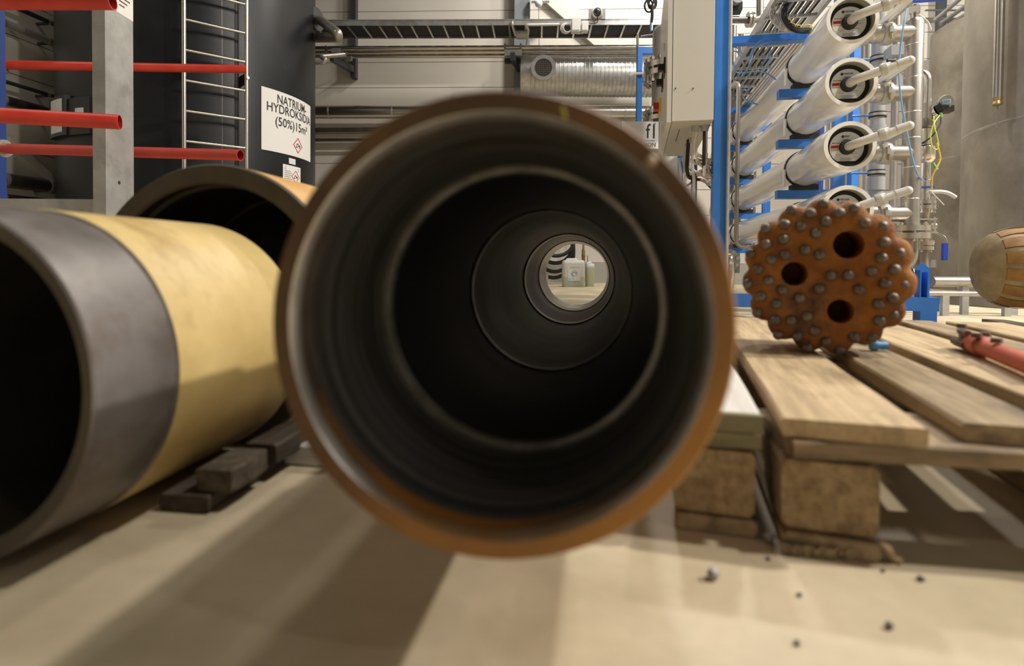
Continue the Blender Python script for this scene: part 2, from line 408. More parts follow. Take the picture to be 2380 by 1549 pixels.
pring('bore_ridge', [(.1296, .535), (.1276, .5365), (.1276, .545), (.1290, .548)], 'ring_mid')
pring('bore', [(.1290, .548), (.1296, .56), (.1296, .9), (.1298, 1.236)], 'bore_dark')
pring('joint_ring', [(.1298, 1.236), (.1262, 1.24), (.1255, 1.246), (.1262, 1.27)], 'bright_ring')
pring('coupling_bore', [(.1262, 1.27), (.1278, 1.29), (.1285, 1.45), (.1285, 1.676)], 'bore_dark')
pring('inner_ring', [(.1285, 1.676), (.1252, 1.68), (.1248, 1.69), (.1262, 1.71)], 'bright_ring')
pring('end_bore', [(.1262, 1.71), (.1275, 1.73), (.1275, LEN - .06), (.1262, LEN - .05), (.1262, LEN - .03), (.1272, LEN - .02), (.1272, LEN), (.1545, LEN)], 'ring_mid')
# marks on the end face
def facept(px_, py_, off=.0006): return onpl(px_, py_, PN, PA) - PA*off
p0, p1 = facept(1308, 247), facept(1315, 277)
d = (p1 - p0); s_ = d.cross(PA).normalized()*.0011
MB().obox((p0 + p1)/2, s_, d/2, PA*.0004).build('paint_mark', 'chalk', t)
MB().sphere(facept(1512, 375, .0), .0042, 12).build('weld_drop', 'weld', t)
# cross timbers carrying it
for i, (tt, w) in enumerate(((.62, .34), (1.75, .34))):
    c = PN + PA*tt; zb = c.z - .1553
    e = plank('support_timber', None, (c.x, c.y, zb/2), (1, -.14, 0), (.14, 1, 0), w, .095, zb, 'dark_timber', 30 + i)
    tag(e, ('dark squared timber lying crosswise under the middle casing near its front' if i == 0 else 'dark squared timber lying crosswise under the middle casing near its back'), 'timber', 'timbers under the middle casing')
# casing lying in the left foreground
R1 = .185
def laxis(u, Y, z): return V((u + PH.x/PH.y*Y, Y, z))
A1 = laxis(-.652, .559, R1); L1 = .38; M1 = axframe(A1, PH)
t = thing('casing_pipe', 'short yellow primed casing pipe with a bare grey end band in the left foreground', 'pipe', (A1.x, A1.y, 0))
def ring1(name, prof, mat, n=112): return MB().lathe(prof, n=n).build(name, mat, t, mw=M1, smooth=28)
ring1('end_band', [(R1 - .006, 0), (R1 - .0035, .002), (R1 - .0025, .093), (R1 - .004, .106), (R1 - .001, .109)], 'band_steel')
ring1('body', [(R1 - .001, .109), (R1, .114), (R1, L1 - .004), (R1 - .004, L1), (R1 - .024, L1)], 'primer_yellow')
ring1('end_face', [(R1 - .006, 0), (R1 - .016, .001), (R1 - .0225, .006)], 'pipe_rim_dark')
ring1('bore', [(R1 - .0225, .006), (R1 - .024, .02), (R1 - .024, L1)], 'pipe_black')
# larger casing behind it
R2 = .236; A2 = laxis(-.643, .955, R2); M2 = axframe(A2, PH); L2 = 1.9
t = thing('casing_pipe', 'widest casing pipe with orange outside and dark rim, behind the yellow pipe', 'pipe', (A2.x, A2.y, 0))
def ring2(name, prof, mat, n=128): return MB().lathe(prof, n=n).build(name, mat, t, mw=M2, smooth=28)
ring2('body', [(R2, .006), (R2, L2)], 'orange_coat')
ring2('end_face', [(R2, .006), (R2 - .003, 0), (R2 - .031, 0), (R2 - .034, .004)], 'pipe_rim_dark')
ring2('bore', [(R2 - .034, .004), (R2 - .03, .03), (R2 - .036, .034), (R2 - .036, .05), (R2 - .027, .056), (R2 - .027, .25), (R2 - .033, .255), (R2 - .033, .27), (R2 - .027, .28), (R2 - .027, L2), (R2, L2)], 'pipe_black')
# bearer between the casings
t = thing('timber_bearer', 'dark low timber bearer wedged between the yellow casing and the middle casing', 'timber', (-.4, .72, 0))
pe = onz(426, 1193)
ey = V((PH.y, -PH.x, 0))
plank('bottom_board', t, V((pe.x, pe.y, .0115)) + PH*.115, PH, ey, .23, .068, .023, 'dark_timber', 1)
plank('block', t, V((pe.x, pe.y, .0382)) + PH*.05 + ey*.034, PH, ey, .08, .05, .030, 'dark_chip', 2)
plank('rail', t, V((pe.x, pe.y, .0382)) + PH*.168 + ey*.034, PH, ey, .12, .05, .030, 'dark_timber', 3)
w = plank('timber_offcut', None, onz(668, 1082) + V((.035, .02, .016)), ey, PH, .09, .05, .032, 'white_board', 4)
tag(w, 'pale timber offcut on the floor behind the lower left edge of the middle casing', 'timber')
# ================================================================== pallets
ya = math.radians(16.8); yb = math.radians(7)
e1 = V((math.sin(ya), math.cos(ya), 0)); e2 = V((math.cos(yb), -math.sin(yb), 0))
PO = onz(1819, 976, .144); PO.z = 0
t = thing('wooden_pallet', 'weathered wooden pallet under the rusty drill bit', 'pallet', PO)
wid = [.145, .10, .145, .10, .145]; st = [0, .187, .328, .514, .655]; setb = [0, .012, -.004, .006, 0]
for i in range(5):
    c = PO + e2*(st[i] + wid[i]/2) + e1*(.6 + setb[i]) + V((0, 0, .133))
    plank('deck_board', t, c, e1, V((e1.y, -e1.x, 0)), 1.2, wid[i]*.985, .0225, ['pallet_wood', 'pallet_wood_old', 'pallet_wood', 'pallet_wood_old', 'pallet_wood'][i], 40 + i, .0012, .003, 9)
for i, a in enumerate((.0725, .6, 1.1275)):
    plank('cross_board', t, PO + e2*.4 + e1*a + V((0, 0, .111)), e2, V((-e2.y, e2.x, 0)), .80, .145, .0215, 'pallet_wood_old', 50 + i)
    for j, (s0, w0) in enumerate(((.05, .10), (.4, .145), (.75, .10))):
        bm_ = plank('block', t, PO + e2*s0 + e1*a + V((0, 0, .0612)), e1, V((e1.y, -e1.x, 0)), .145, w0, .078, 'chip_block', 60 + i*3 + j, .001, .006, 4)
for j, s0 in enumerate((.05, .4, .75)):
    plank('bottom_board', t, PO + e2*s0 + e1*.6 + V((0, 0, .011)), e1, V((e1.y, -e1.x, 0)), 1.215, .10, .0222, 'pallet_wood_old', 70 + j, .0015, .005)
fr = MB(); rnd = random.Random(3)
for i in range(30):                                   # splintered end of the bottom board
    p = PO + e2*(.002 + .096*i/29) - e1*(.0060) + V((0, 0, .0005))
    fr.obox(p - e1*rnd.uniform(0, .004) + V((0, 0, .006)), e2*rnd.uniform(.0015, .004), e1*rnd.uniform(.002, .0045), V((0, 0, rnd.uniform(.003, .006))))
fr.build('splintered_edge', 'pallet_wood_old', t)
MB().tube(spline([PO + e2*.10 - e1*.006 + V((0, 0, .018)), PO + e2*.107 - e1*.011 + V((0, 0, .014)), PO + e2*.112 - e1*.01 + V((0, 0, .005)), PO + e2*.12 - e1*.012 + V((0, 0, .003))], 4), [.004]*12 + [.002], 6).build('splinter', 'pallet_wood', t)
# narrow runner standing to its left
yc = math.radians(15.5); f1 = V((math.sin(yc), math.cos(yc), 0)); f2 = V((f1.y, -f1.x, 0))
SO = onz(1766, 1256, 0) - f2*.094
t = thing('pallet_runner', 'narrow pallet runner with a whitish top board, left of the pallet', 'pallet', SO)
plank('top_board', t, SO + f2*.046 + f1*.50 + V((0, 0, .1335)), f1, f2, 1.0, .098, .0215, 'white_board', 81)
plank('top_board_end', t, SO + f2*.046 - f1*.0045 + V((0, 0, .1335)), f2, f1, .097, .008, .021, 'green_wood', 82, .001, .001, 3)
for i, a in enumerate((.07, .5, .93)):
    plank('spacer_board', t, SO + f2*.047 + f1*a + V((0, 0, .111)), f2, V((-f2.y, f2.x, 0)), .096, .14, .0225, 'green_wood', 83 + i, .001, .003, 3)
    plank('block', t, SO + f2*.045 + f1*a + V((0, 0, .061)), f1, f2, .14, .092, .077, 'chip_block', 86 + i, .001, .006, 4)
plank('bottom_board', t, SO + f2*.047 + f1*.5 + V((0, 0, .011)), f1, f2, 1.0, .094, .022, 'pallet_wood_old', 89, .0012, .005)
# ================================================================== drill bit
BC = onz(1922, 824, .1455); bx = math.radians(20)
BA = V((math.sin(bx), math.cos(bx), 0))                 # axis, into the picture
RB = .1455; BC = V((BC.x, BC.y, .1455 + RB*.99)); BM = axframe(BC, BA)
t = thing('drill_bit', 'rusty round button drill bit standing on the pallet', 'drill bit', (BC.x, BC.y, .1455))
def cpx(x, y): return (1660 + x/3.688, 440 + y/3.688)
g_out = [(670,175),(942,122),(1210,160),(1450,315),(1598,548),(1628,822),(1540,1080),(1358,1278),(1080,1380),(807,1382),(545,1262),(368,1065),(292,815),(315,555),(447,335)]
g_2 = [(828,208),(1073,205),(1292,293),(1458,458),(1545,690),(1527,930),(1413,1127),(1200,1268),(960,1310),(715,1260),(525,1122),(402,920),(378,688),(447,475),(605,305)]
g_3 = [(958,280),(745,322),(593,432),(490,605),(467,785),(537,985),(658,1125),(860,1215),(1405,985),(1460,810),(1432,592)]
g_4 = [(872,380),(780,520),(608,565),(905,565),(1000,745),(1153,740),(1353,708),(1240,862),(900,858),(733,935),(582,865),(793,1092)]
Bi = BM.inverted()
def bl(p): 
    q = Bi @ onpl(*cpx(*p), BC, BA); return q.x, q.z
ang = sorted(math.atan2(bl(p)[1], bl(p)[0]) for p in g_out)
def lobe(a):
    """distance-to-nearest-gauge-button, 0 on a button, 1 between two"""
    a = (a + math.pi) % (2*math.pi) - math.pi; L_ = ang + [ang[0] + 2*math.pi]
    for i in range(len(ang)):
        lo_, hi_ = L_[i], L_[i+1]; x = a if a >= lo_ else a + 2*math.pi
        if lo_ <= x <= hi_: return math.exp(-(((x - lo_)/(hi_ - lo_) - .5)/.19)**2)
    return 0
NB = 150; b = MB()
prof = [(.0, .004, 0), (.35, .003, 0), (.62, .001, 0), (.74, .0, 0), (.84, .002, .02), (.93, .007, .06), (.985, .015, .08), (1.0, .025, .085), (1.0, .05, .085), (.99, .085, .08), (.93, .10, .05), (.80, .125, 0), (.8, .17, 0), (.5, .19, 0), (0, .19, 0)]
k0 = 0
for r, tt, lb in prof:
    for i in range(NB):
        a = 2*math.pi*i/NB; rr = RB*(r - lb*lobe(a)); b.v.append(V((rr*math.cos(a), tt, rr*math.sin(a))))
for j in range(len(prof) - 1):
    for i in range(NB):
        i2 = (i+1) % NB; b.f.append((j*NB+i, (j+1)*NB+i, (j+1)*NB+i2, j*NB+i2))
body = b.build('bit_body', 'bit_rust', t, mw=BM, smooth=40)
bm = bmesh.new(); bm.from_mesh(body.data); bmesh.ops.remove_doubles(bm, verts=bm.verts, dist=1e-5); bmesh.ops.recalc_face_normals(bm, faces=bm.faces); bm.to_mesh(body.data); bm.free()
body.data.materials.append(mm('bit_bore'))
for (hx, hy, hr) in ((1155, 477, 116), (690, 727, 104), (1085, 1050, 100)):
    x, z = bl((hx, hy)); r = hr/3.688*BC.y/FP
    cu = MB().lathe([(r*1.08, -.02), (r, .012), (r, .11)], Matrix.Translation((x, 0, z)), 36, (True, True)).build('cutter', 'bit_bore', None, mw=Matrix.Identity(4))
    cu.matrix_basis = t.matrix_basis @ body.matrix_basis
    md = body.modifiers.new('b', 'BOOLEAN'); md.operation = 'DIFFERENCE'; md.object = cu; md.solver = 'EXACT'
    bpy.context.view_layer.update(); dg = bpy.context.evaluated_depsgraph_get()
    me = bpy.data.meshes.new_from_object(body.evaluated_get(dg)); body.modifiers.clear(); body.data = me
    bpy.data.objects.remove(cu)
me = body.data
me.materials.clear(); me.materials.append(mm('bit_rust'))
me.polygons.foreach_set('material_index', [0]*len(me.polygons)); me.polygons.foreach_set('use_smooth', [True]*len(me.polygons)); me.set_sharp_from_angle(angle=math.radians(38))
BR = .0100
bme = None
def button(x, z, y, tilt):
    global bme
    nrm = V((x, 0, z)).normalized()*math.sin(tilt) + V((0, -1, 0))*math.cos(tilt)
    mt = BM @ axframe((x, y, z), nrm)
    if bme is None:
        o = MB().lathe([(BR*1.02, -.012), (BR, 0), (BR*.97, .003), (BR*.82, .0068), (BR*.5, .0093), (0.0001, .0102)], n=18).build('button', 'carbide', t, mw=mt, smooth=60); bme = o
    else:
        o = copyobj(bme, t, mw=parentinv(t) @ mt)
    return o
for p in g_out:
    x, z = bl(p); l = math.hypot(x, z); s_ = min(l, RB*.955)/l; button(x*s_, z*s_, .0095, math.radians(28))
for p in g_2:
    x, z = bl(p); l = math.hypot(x, z); button(x, z, .0005 if l < RB*.84 else .004, math.radians(14))
for p in g_3 + g_4:
    x, z = bl(p); button(x, z, -.001, 0)
# ================================================================== red drilling tool lying on the pallet
zt = .1445
h0 = onz(2205, 808, zt); h1 = onz(2262, 822, zt); h2 = onz(2450, 905, zt)
dt = (h2 - h1).normalized(); sd = V((dt.y, -dt.x, 0))
t = thing('drilling_tool', 'red painted drill rod with brown toothed head lying on the pallet', 'tool', (h1.x, h1.y, zt))
c0 = h1 + V((0, 0, .02))
MB().lathe([(.0001, 0), (.017, 0), (.019, .004), (.019, .055), (.015, .06), (.0155, .30), (.0001, .30)], axframe(c0, dt), 20).build('shank', 'tool_red', t)
for k, (dx, dz, l, r) in enumerate(((-.012, -.006, .075, .009), (.004, .012, .06, .008), (.014, -.004, .07, .009), (-.004, .002, .085, .010), (.012, .018, .045, .007))):
    s0 = c0 + sd*dx + V((0, 0, dz))
    MB().lathe([(.0001, 0), (r*.9, 0), (r, .003), (r, l), (.0001, l)], axframe(s0 + dt*.012, -dt + V((0, 0, .05*(k % 2)))), 7).build('tooth', 'tool_brown', t)
for k, (a, s0) in enumerate(((-.05, .006), (.035, -.008), (.06, .012), (.13, .004))):
    p = c0 + dt*a + sd*s0 + V((0, 0, .017 if a > 0 else .023)); MB().cyl(p, p + V((0, 0, .008)), .009, .008, 8).build('cutter_stud', 'tool_brown', t)
# blue plug by the bit
p = onz(2022, 815, .1445)
o = MB().lathe([(.0001, 0), (.009, 0), (.010, .003), (.010, .012), (.0075, .013), (.0075, .03), (.0001, .03)], axframe(p + V((0, 0, .0102)), (1, -.2, 0)), 14).build('plastic_plug', 'ink_blue', None)
tag(o, 'small light blue plastic plug on the pallet beside the drill bit', 'plug')
# ================================================================== rusty splined hammer at the right edge
hd = V((.93, -.36, 0)).normalized(); HR = .178
hc = at(2262, 622, 2.62); hz = hc.z
t = thing('drill_hammer', 'tan cylindrical drill hammer with rusty ribs and rounded nose at the right edge', 'drill hammer', (hc.x + .3, hc.y, hz - HR))
HM = axframe(hc, hd)
pf = [(.0005, 0)] + [(HR*math.sin(math.radians(a))**.72, .15*(1 - math.cos(math.radians(a)))) for a in range(6, 91, 7)] + [(HR, .155), (HR, .75), (.0005, .75)]
MB().lathe(pf, n=72).build('body', 'hammer_coat', t, mw=HM)
for k in range(14):
    a0 = 2*math.pi*k/14 + .12; a1 = a0 + .31
    b = MB().lathe([(HR*.86, .066), (HR*.905, .07), (HR*.97, .095), (HR*1.012, .125), (HR*1.03, .158), (HR + .0055, .72), (HR - .003, .721)], HM, 5, a0=a0, a1=a1)
    b.build('rib', 'hammer_rust', t)
for i, a in enumerate((.33, .62)):
    c = hc + hd*a; e = plank('support_timber', None, (c.x, c.y, (hz - HR - .0055)/2), (hd.y, -hd.x, 0), hd, .3, .09, hz - HR - .0055, 'dark_timber', 95 + i)
    tag(e, ('timber under the nose end of the drill hammer' if i == 0 else 'timber under the rear end of the drill hammer'), 'timber', 'timbers under the drill hammer')
# ================================================================== stones and crumbs on the floor
def stone(x, y, r, mat, label, sq=.7):
    p = onz(x, y); b = MB().sphere((0, 0, 0), r, 10)
    for v in b.v:
        k = 1 + .55*noise.noise(v*(1.6/r) + V((x, y, 0))*.37); v *= k; v.z *= sq
    z0 = min(v.z for v in b.v)
    for v in b.v: v += V((p.x, p.y, -z0))
    tag(b.build('pebble', mat, None, smooth=50), label, 'pebble', 'pebbles on the floor')
stone(1657, 1348, .0062, 'stone', 'grey shiny pebble alone on the floor in front of the runner', .9)
stone(1787, 1262, .006, 'stone', 'pale pebble on the floor between the runner and the pallet', 1)
stone(2140, 1350, .0034, 'stone_dark', 'small dark crumb on the floor, rightmost')
stone(2067, 1462, .0034, 'stone_dark', 'dark crumb on the floor near the bottom right')
stone(1785, 1302, .0026, 'stone_dark', 'tiny dark crumb just in front of the pallet corner')
stone(1858, 1387, .0024, 'stone_dark', 'tiny dark crumb in the middle of the bright floor')
stone(1852, 1500, .0026, 'stone_dark', 'tiny dark crumb nearest the bottom edge')
stone(2053, 1330, .0022, 'stone_dark', 'tiny dark crumb left of the rightmost crumb')
# ================================================================== black chemical tank and ladder
TC = V((-3.26, 5.90, 0)); TR = 1.15
t = thing('chemical_tank', 'tall black plastic chemical tank with a white hazard sign, behind the ladder', 'tank', TC); tank = t
TMt = axframe(TC, (0, 0, 1))
MB().lathe([(.0005, .0), (TR, 0), (TR, .02), (TR, 4.6), (TR*.8, 4.9), (.0005, 5.0)], TMt, 160).build('shell', 'tank_black', t)
def tang(x, y):                                     # angle and height on the tank for a pixel
    p = oncyl(x, y, TC, TR); return math.atan2(p.y - TC.y, p.x - TC.x), p.z
def cpatch(a0, a1, z0, z1, off, n=16):
    b = MB()
    for i in range(n + 1):
        a = a0 + (a1 - a0)*i/n
        for z in (z0, z1):
            for r in (TR + off, TR + .0005): b.v.append(V((TC.x + r*math.cos(a), TC.y + r*math.sin(a), z)))
    for i in range(n):
        k = i*4; b.f += [(k, k+4, k+6, k+2), (k+1, k+3, k+7, k+5), (k, k+1, k+5, k+4), (k+2, k+6, k+7, k+3)]
    b.f += [(0, 2, 3, 1), (n*4, n*4+1, n*4+3, n*4+2)]
    return b
aL, zLt = tang(607, 200); _, zLb = tang(607, 347); aR, _ = tang(720.5, 300)
sign = cpatch(aL, aR, zLb, zLt, .004).build('hazard_sign', 'label_white', t)
SWd = (aR - aL)*TR; SHt = zLt - zLb; aM = (aL + aR)/2; zM = (zLb + zLt)/2
def wrapT(r, am=aM, zm=zM):
    inv = parentinv(sign)
    return lambda x, y: inv @ V((TC.x + r*math.cos(am + x/TR), TC.y + r*math.sin(am + x/TR), zm + y))
I4 = Matrix.Identity(4)
def stext(name, s, size, fx, fy, mat, par, am, zm, w, h, sx):
    me = text_mesh(s, size, sx=sx); me.materials.clear(); me.materials.append(mm(mat))
    inv = parentinv(par); r = TR + .0062
    for v in me.vertices:
        x, y = v.co.x + fx*w, v.co.y + fy*h
        v.co = inv @ V((TC.x + r*math.cos(am + x/TR), TC.y + r*math.sin(am + x/TR), zm + y))
    o = bpy.data.objects.new(name, me); COL.objects.link(o); o.parent = par; return o
def sfit(s, size, wd):
    me = text_mesh(s, size); xs = [v.co.x for v in me.vertices]; k = wd/(max(xs) - min(xs)); bpy.data.meshes.remove(me); return k
for s_, sz, fy, wd in (('NATRIUM-', .205, .365, .60), ('HYDROKSIDIA', .205, .205, .90), ('(50%)15m³', .205, .0, .66)):
    stext('lettering', s_, SHt*sz, .03 if wd < .9 else .02, fy, 'ink', sign, aM, zM, SWd, SHt, sfit(s_, SHt*sz, SWd*wd))
def diamond(par, am, zm, w, h, fx, fy, s, th):
    inv = parentinv(par); r = TR + .0065
    def W(x, y): return inv @ V((TC.x + r*math.cos(am + (x + fx*w)/TR), TC.y + r*math.sin(am + (x + fx*w)/TR), zm + y + fy*h))
    o_ = [(0, s), (s, 0), (0, -s), (-s, 0)]; i_ = [(x*(1 - th), y*(1 - th)) for x, y in o_]
    b = MB(); b.v = [W(x, y) for x, y in o_ + i_]; b.f = [(i, (i+1) % 4, (i+1) % 4 + 4, i + 4) for i in range(4)]
    me = bpy.data.meshes.new('hazard_diamond'); me.from_pydata([tuple(p) for p in b.v], [], b.f); me.materials.append(mm('ink_red'))
    o = bpy.data.objects.new('hazard_diamond', me); COL.objects.link(o); o.parent = par
    me = bpy.data.meshes.new('hazard_symbol'); vs = []; fs = []
    for (x0, x1, y0, y1) in ((-.45, -.1, -.28, -.18), (-.36, -.2, -.1, .0), (-.35, .1, .12, .2), (.05, .5, -.1, 0.), (.15, .42, .02, .1), (.2, .5, -.26, -.17), (-.05, .05, .05, .3)):
        k = len(vs); vs += [tuple(W(x*s, y*s)) for x, y in ((x0, y0), (x1, y0), (x1, y1), (x0, y1))]; fs.append((k, k+1, k+2, k+3))
    me.from_pydata(vs, [], fs); me.materials.append(mm('ink')); o = bpy.data.objects.new('hazard_symbol', me); COL.objects.link(o); o.parent = par
diamond(sign, aM, zM, SWd, SHt, .12, -.30, SHt*.135, .16)
a0, z1 = tang(657, 381); _, z0 = tang(657, 440); a1, _ = tang(697.5, 420)
sg2 = cpatch(a0, a1, z0 - .25, z1, .004).build('information_sign', 'label_white', t)
am, zm = (a0 + a1)/2, (z0 + z1)/2; w2, h2 = (a1 - a0)*TR, z1 - z0
diamond(sg2, am, zm, w2, h2, .18, .08, h2*.26, .14)
for k in range(12):
    inv = parentinv(sg2); y = h2*(.42 - k*.075); r = TR + .006; x0, x1 = -w2*.42, (w2*.4 if k < 2 else -w2*(.02 + .05*(k % 3)))
    b = MB(); b.v = [inv @ V((TC.x + r*math.cos(am + x/TR), TC.y + r*math.sin(am + x/TR), zm + yy)) for x, yy in ((x0, y), (x1, y), (x1, y - h2*.03), (x0, y - h2*.03))]
    me = bpy.data.meshes.new('print_line'); me.from_pydata([tuple(p) for p in b.v], [], [(0, 1, 2, 3)]); me.materials.append(mm('pvc_grey')); o = bpy.data.objects.new('print_line', me); COL.objects.link(o); o.parent = sg2
a0, z1 = tang(671, 367); a1, z0 = tang(686, 384); cpatch(a0, a1, z0, z1, .004).build('small_label', 'label_grey', t)
for x0, x1, y0, y1, off in ((165, 216, 232, 312, .03), (131, 166, 236, 316, .05)):
    a0, z1 = tang(x0, y0); a1, z0 = tang(x1, y1); bx_ = cpatch(a0, a1, min(z0, z1), max(z0, z1), off).build('equipment_box', 'black_plastic', t)
a0, z1 = tang(136, 240); a1, z0 = tang(160, 309); cpatch(a0, a1, z0, z1, .054).build('box_label', 'label_grey', t)
a0, z1 = tang(184, 254); a1, z0 = tang(202, 264); cpatch(a0, a1, z0, z1, .034).build('box_label', 'label_grey', t)
for x in (516, 549):
    a0, _ = tang(x, 200); cpatch(a0, a0 + .0016, 0.3, 4.5, .001, 1).build('mould_seam', 'stainless_dark', t)
# nozzle at the top right of the tank
a0, z0 = tang(722, 60)
# ladder
Lr = V((-2.727, 4.737, 0)); Rr = V((-2.347, 5.03, 0)); rd = (Rr - Lr).normalized()
t = thing('ladder', 'fixed stainless steel ladder on the front of the black tank', 'ladder', ((Lr.x + Rr.x)/2, (Lr.y + Rr.y)/2, .3))
for p in (Lr, Rr): MB().cyl(p + V((0, 0, .3)), p + V((0, 0, 4.7)), .0175, n=16).build('rail', 'stainless', t)
zr = at(573, 77.9, 5.03).z
for k in range(-8, 10):
    z = zr + .2505*k
    if .3 < z < 4.6: MB().cyl(Lr + V((0, 0, z)), Rr + V((0, 0, z)), .0125, n=12).build('rung', 'stainless', t)
nn = V((rd.y, -rd.x, 0))
for p in (Lr, Rr):
    q = p - TC; q.z = 0; inn = TC + q.normalized()*(TR + .002); z = at(577, 180, 5.0).z
    MB().obox((p + inn)/2 + V((0, 0, z)), (p - inn)/2*1.0 + V((0, 0, 0)), q.normalized().cross(V((0, 0, 1)))*.008, (0, 0, .045)).build('bracket', 'black_plastic', t)
    MB().cyl(p + q.normalized()*.01 + V((0, 0, z)), p + q.normalized()*.035 + V((0, 0, z)), .012, n=6).build('bracket_bolt', 'stainless', t)
# ================================================================== steel rack on the left
pf_ = at(245, 250, 2.75); pl_ = at(215, 250, 2.75); dpt = .203
t = thing('rack_upright', 'galvanised steel upright post in front of the black tank', 'post', ((pf_.x + pl_.x)/2, 2.85, 0))
xa, xb = pl_.x, pf_.x
b = MB().box(xa, xb, 2.75, 2.75 + dpt, .008, 2.6); b.build('post', 'galv', t)
MB().box(xa - .04, xb + .04, 2.71, 2.79 + dpt, 0, .008).build('base_plate', 'galv', t)
hp = onpl(277, 425, (xb, 0, 0), (1, 0, 0)); MB().cyl(hp - V((.004, 0, 0)), hp + V((.0008, 0, 0)), .009, n=16).build('bolt_hole', 'ink', t)
q0, q1 = onpl(270, 12, (xb, 0, 0), (1, 0, 0)), onpl(309, 30, (xb, 0, 0), (1, 0, 0))
tq = MB().box(xb, xb + .001, q0.y, q1.y, q0.z - .03, q0.z + .25).build('notice', 'label_white', t)
for k in range(6): MB().box(xb + .001, xb + .0016, q0.y + .02, q0.y + .06 + .02*(k % 3), q0.z + .01 + k*.02, q0.z + .016 + k*.02).build('print_line', 'ink', tq)
p0, p1 = at(-140, 468, 2.9), at(215, 468, 2.9); zb = at(215, 500, 2.9).z
o = MB().box(p0.x, xa, 2.80, 2.9, zb, p1.z).build('rack_beam', 'galv', None)
tag(o, 'galvanised horizontal rack beam fixed to the left of the upright', 'beam')
p0, p1 = at(-95, 300, 3.62), at(-18, 300, 3.62)
o = MB().box(p0.x, p1.x, 3.62, 3.72, 0, 2.6).build('rack_post', 'blue_dark', None)
tag(o, 'dark blue rack post at the left edge', 'post')
def redtube(a, b_, r, label, clamp=None):
    a, b_ = V(a), V(b_); d = (b_ - a).normalized(); mt = axframe(a, d); L = (b_ - a).length
    t = thing('red_tube', label, 'tube', a, 'red rack tubes')
    MB().lathe([(r, 0), (r, L - .012), (r*1.02, L - .01), (r, L), (r*.9, L)], mt, 28).build('tube_wall', 'red_paint', t)
    MB().lathe([(r*.9, L), (r*.9, L - .5)], mt, 28).lathe([(r*.9, L - .5), (.0005, L - .5)], mt, 28).build('tube_inside', 'red_dark', t)
    if clamp:
        c = V(clamp); MB().lathe([(r*1.05, 0), (r*1.7, 0), (r*1.75, .008), (r*1.7, .03), (r*1.05, .03)], axframe(c, d), 24).build('end_collar', 'galv_zinc', t)
redtube(at(-120, 2, 2.10), at(262, 3, 2.16), .031, 'red tube at the top left corner, ending in front of the upright')
redtube(at(-40, 150, 3.78), at(572, 161, 4.45), .0305, 'upper long red tube passing behind the upright, ending at the ladder', at(2, 152, 3.83))
redtube(at(-120, 262, 2.30), at(279, 284, 2.48), .0315, 'short red tube in mid height ending in front of the upright')
redtube(at(-40, 344, 3.45), at(559, 361, 3.12), .0305, 'lower long red tube passing behind the upright below the ladder rungs', at(2, 345, 3.43))
# pipes along the left wall
def lwpipe(x0, y0, x1, y1, r, mat, label, off):
    a, b_ = lp(x0, y0, off), lp(x1, y1, off); d = (b_ - a)
    z = (a.z + b_.z)/2; e0 = a - d*1.2; e1_ = b_ + d*.55
    e0.z = e1_.z = z
    t = thing('wall_pipe', label, 'pipe', e0, 'pipes along the left wall')
    MB().cyl(e0, e1_, r, n=18).build('pipe', mat, t)
    for f in (.42, .75):
        c = e0.lerp(e1_, f); MB().lathe([(r, 0), (r*1.12, 0), (r*1.12, .03), (r, .03)], axframe(c, d), 18).build('pipe_band', 'galv', t)
        MB().obox(c - LNv*(off/2) - V((0, 0, r*.9)), LNv*(off/2), d.normalized()*.012, (0, 0, .01)).build('pipe_bracket', 'dark_steel_paint', t)
lwpipe(20, 12, 124, 54, .022, 'dark_steel_paint', 'thin dark pipe on the left wall, uppermost of them', .12)
lwpipe(8, 52, 124, 100, .035, 'vessel_grey', 'pale pipe on the left wall, second from the top', .10)
lwpipe(8, 188, 124, 224, .018, 'dark_steel_paint', 'thin dark pipe on the left wall between two paler pipes', .12)
lwpipe(8, 232, 124, 264, .045, 'stainless_dark', 'thick grey pipe at mid height on the left wall', .12)
lwpipe(10, 418, 124, 433, .062, 'stainless_dark', 'thickest steel pipe low on the left wall', .14)
lwpipe(10, 460, 124, 469, .03, 'stainless_dark', 'lowest steel pipe on the left wall', .14)
a, b_ = lp(20, 330, .02), lp(118, 415, .02)
o = MB().obox((a + b_)/2, (b_ - a)/2, V((0, 0, .05)), LNv*.02).build('wall_brace', 'wall_paint', None); tag(o, 'painted diagonal brace on the left wall above the thickest pipe', 'brace')
# ================================================================== pipes, tray and duct on the back wall
def wallrun(name, x0, y0, x1, y1, off, r, mat, label, cat='pipe', bands=(), group=None, n=18):
    a, b_ = wp(x0, y0, off), wp(x1, y1, off); d = b_ - a
    t = thing(name, label, cat, a, group)
    MB().cyl(a, b_, r, n=n).build('pipe', mat, t)
    for x in bands:
        f = (x - x0)/(x1 - x0); c = a + d*f; MB().lathe([(r, 0), (r*1.05, .001), (r*1.05, .018), (r, .019)], axframe(c, d), n).build('pipe_band', 'galv_zinc', t)
    return t
G = 'slim stainless pipes under the cable tray'
wallrun('steel_pipe', 640, 113, 1525, 109.5, .62, .028, 'stainless', 'upper of three slim stainless pipes below the cable tray', group=G)
wallrun('steel_pipe', 640, 122, 1525, 119, .50, .028, 'stainless', 'middle of three slim stainless pipes below the cable tray', group=G)
wallrun('steel_pipe', 640, 131.5, 1525, 129, .38, .028, 'stainless', 'lowest of three slim stainless pipes below the cable tray', group=G)
wallrun('insulated_pipe', 600, 260.5, 1510, 261, .35, .087, 'stainless', 'thick shiny insulated pipe running behind the middle casing', bands=(738, 769, 918, 1420, 1452))
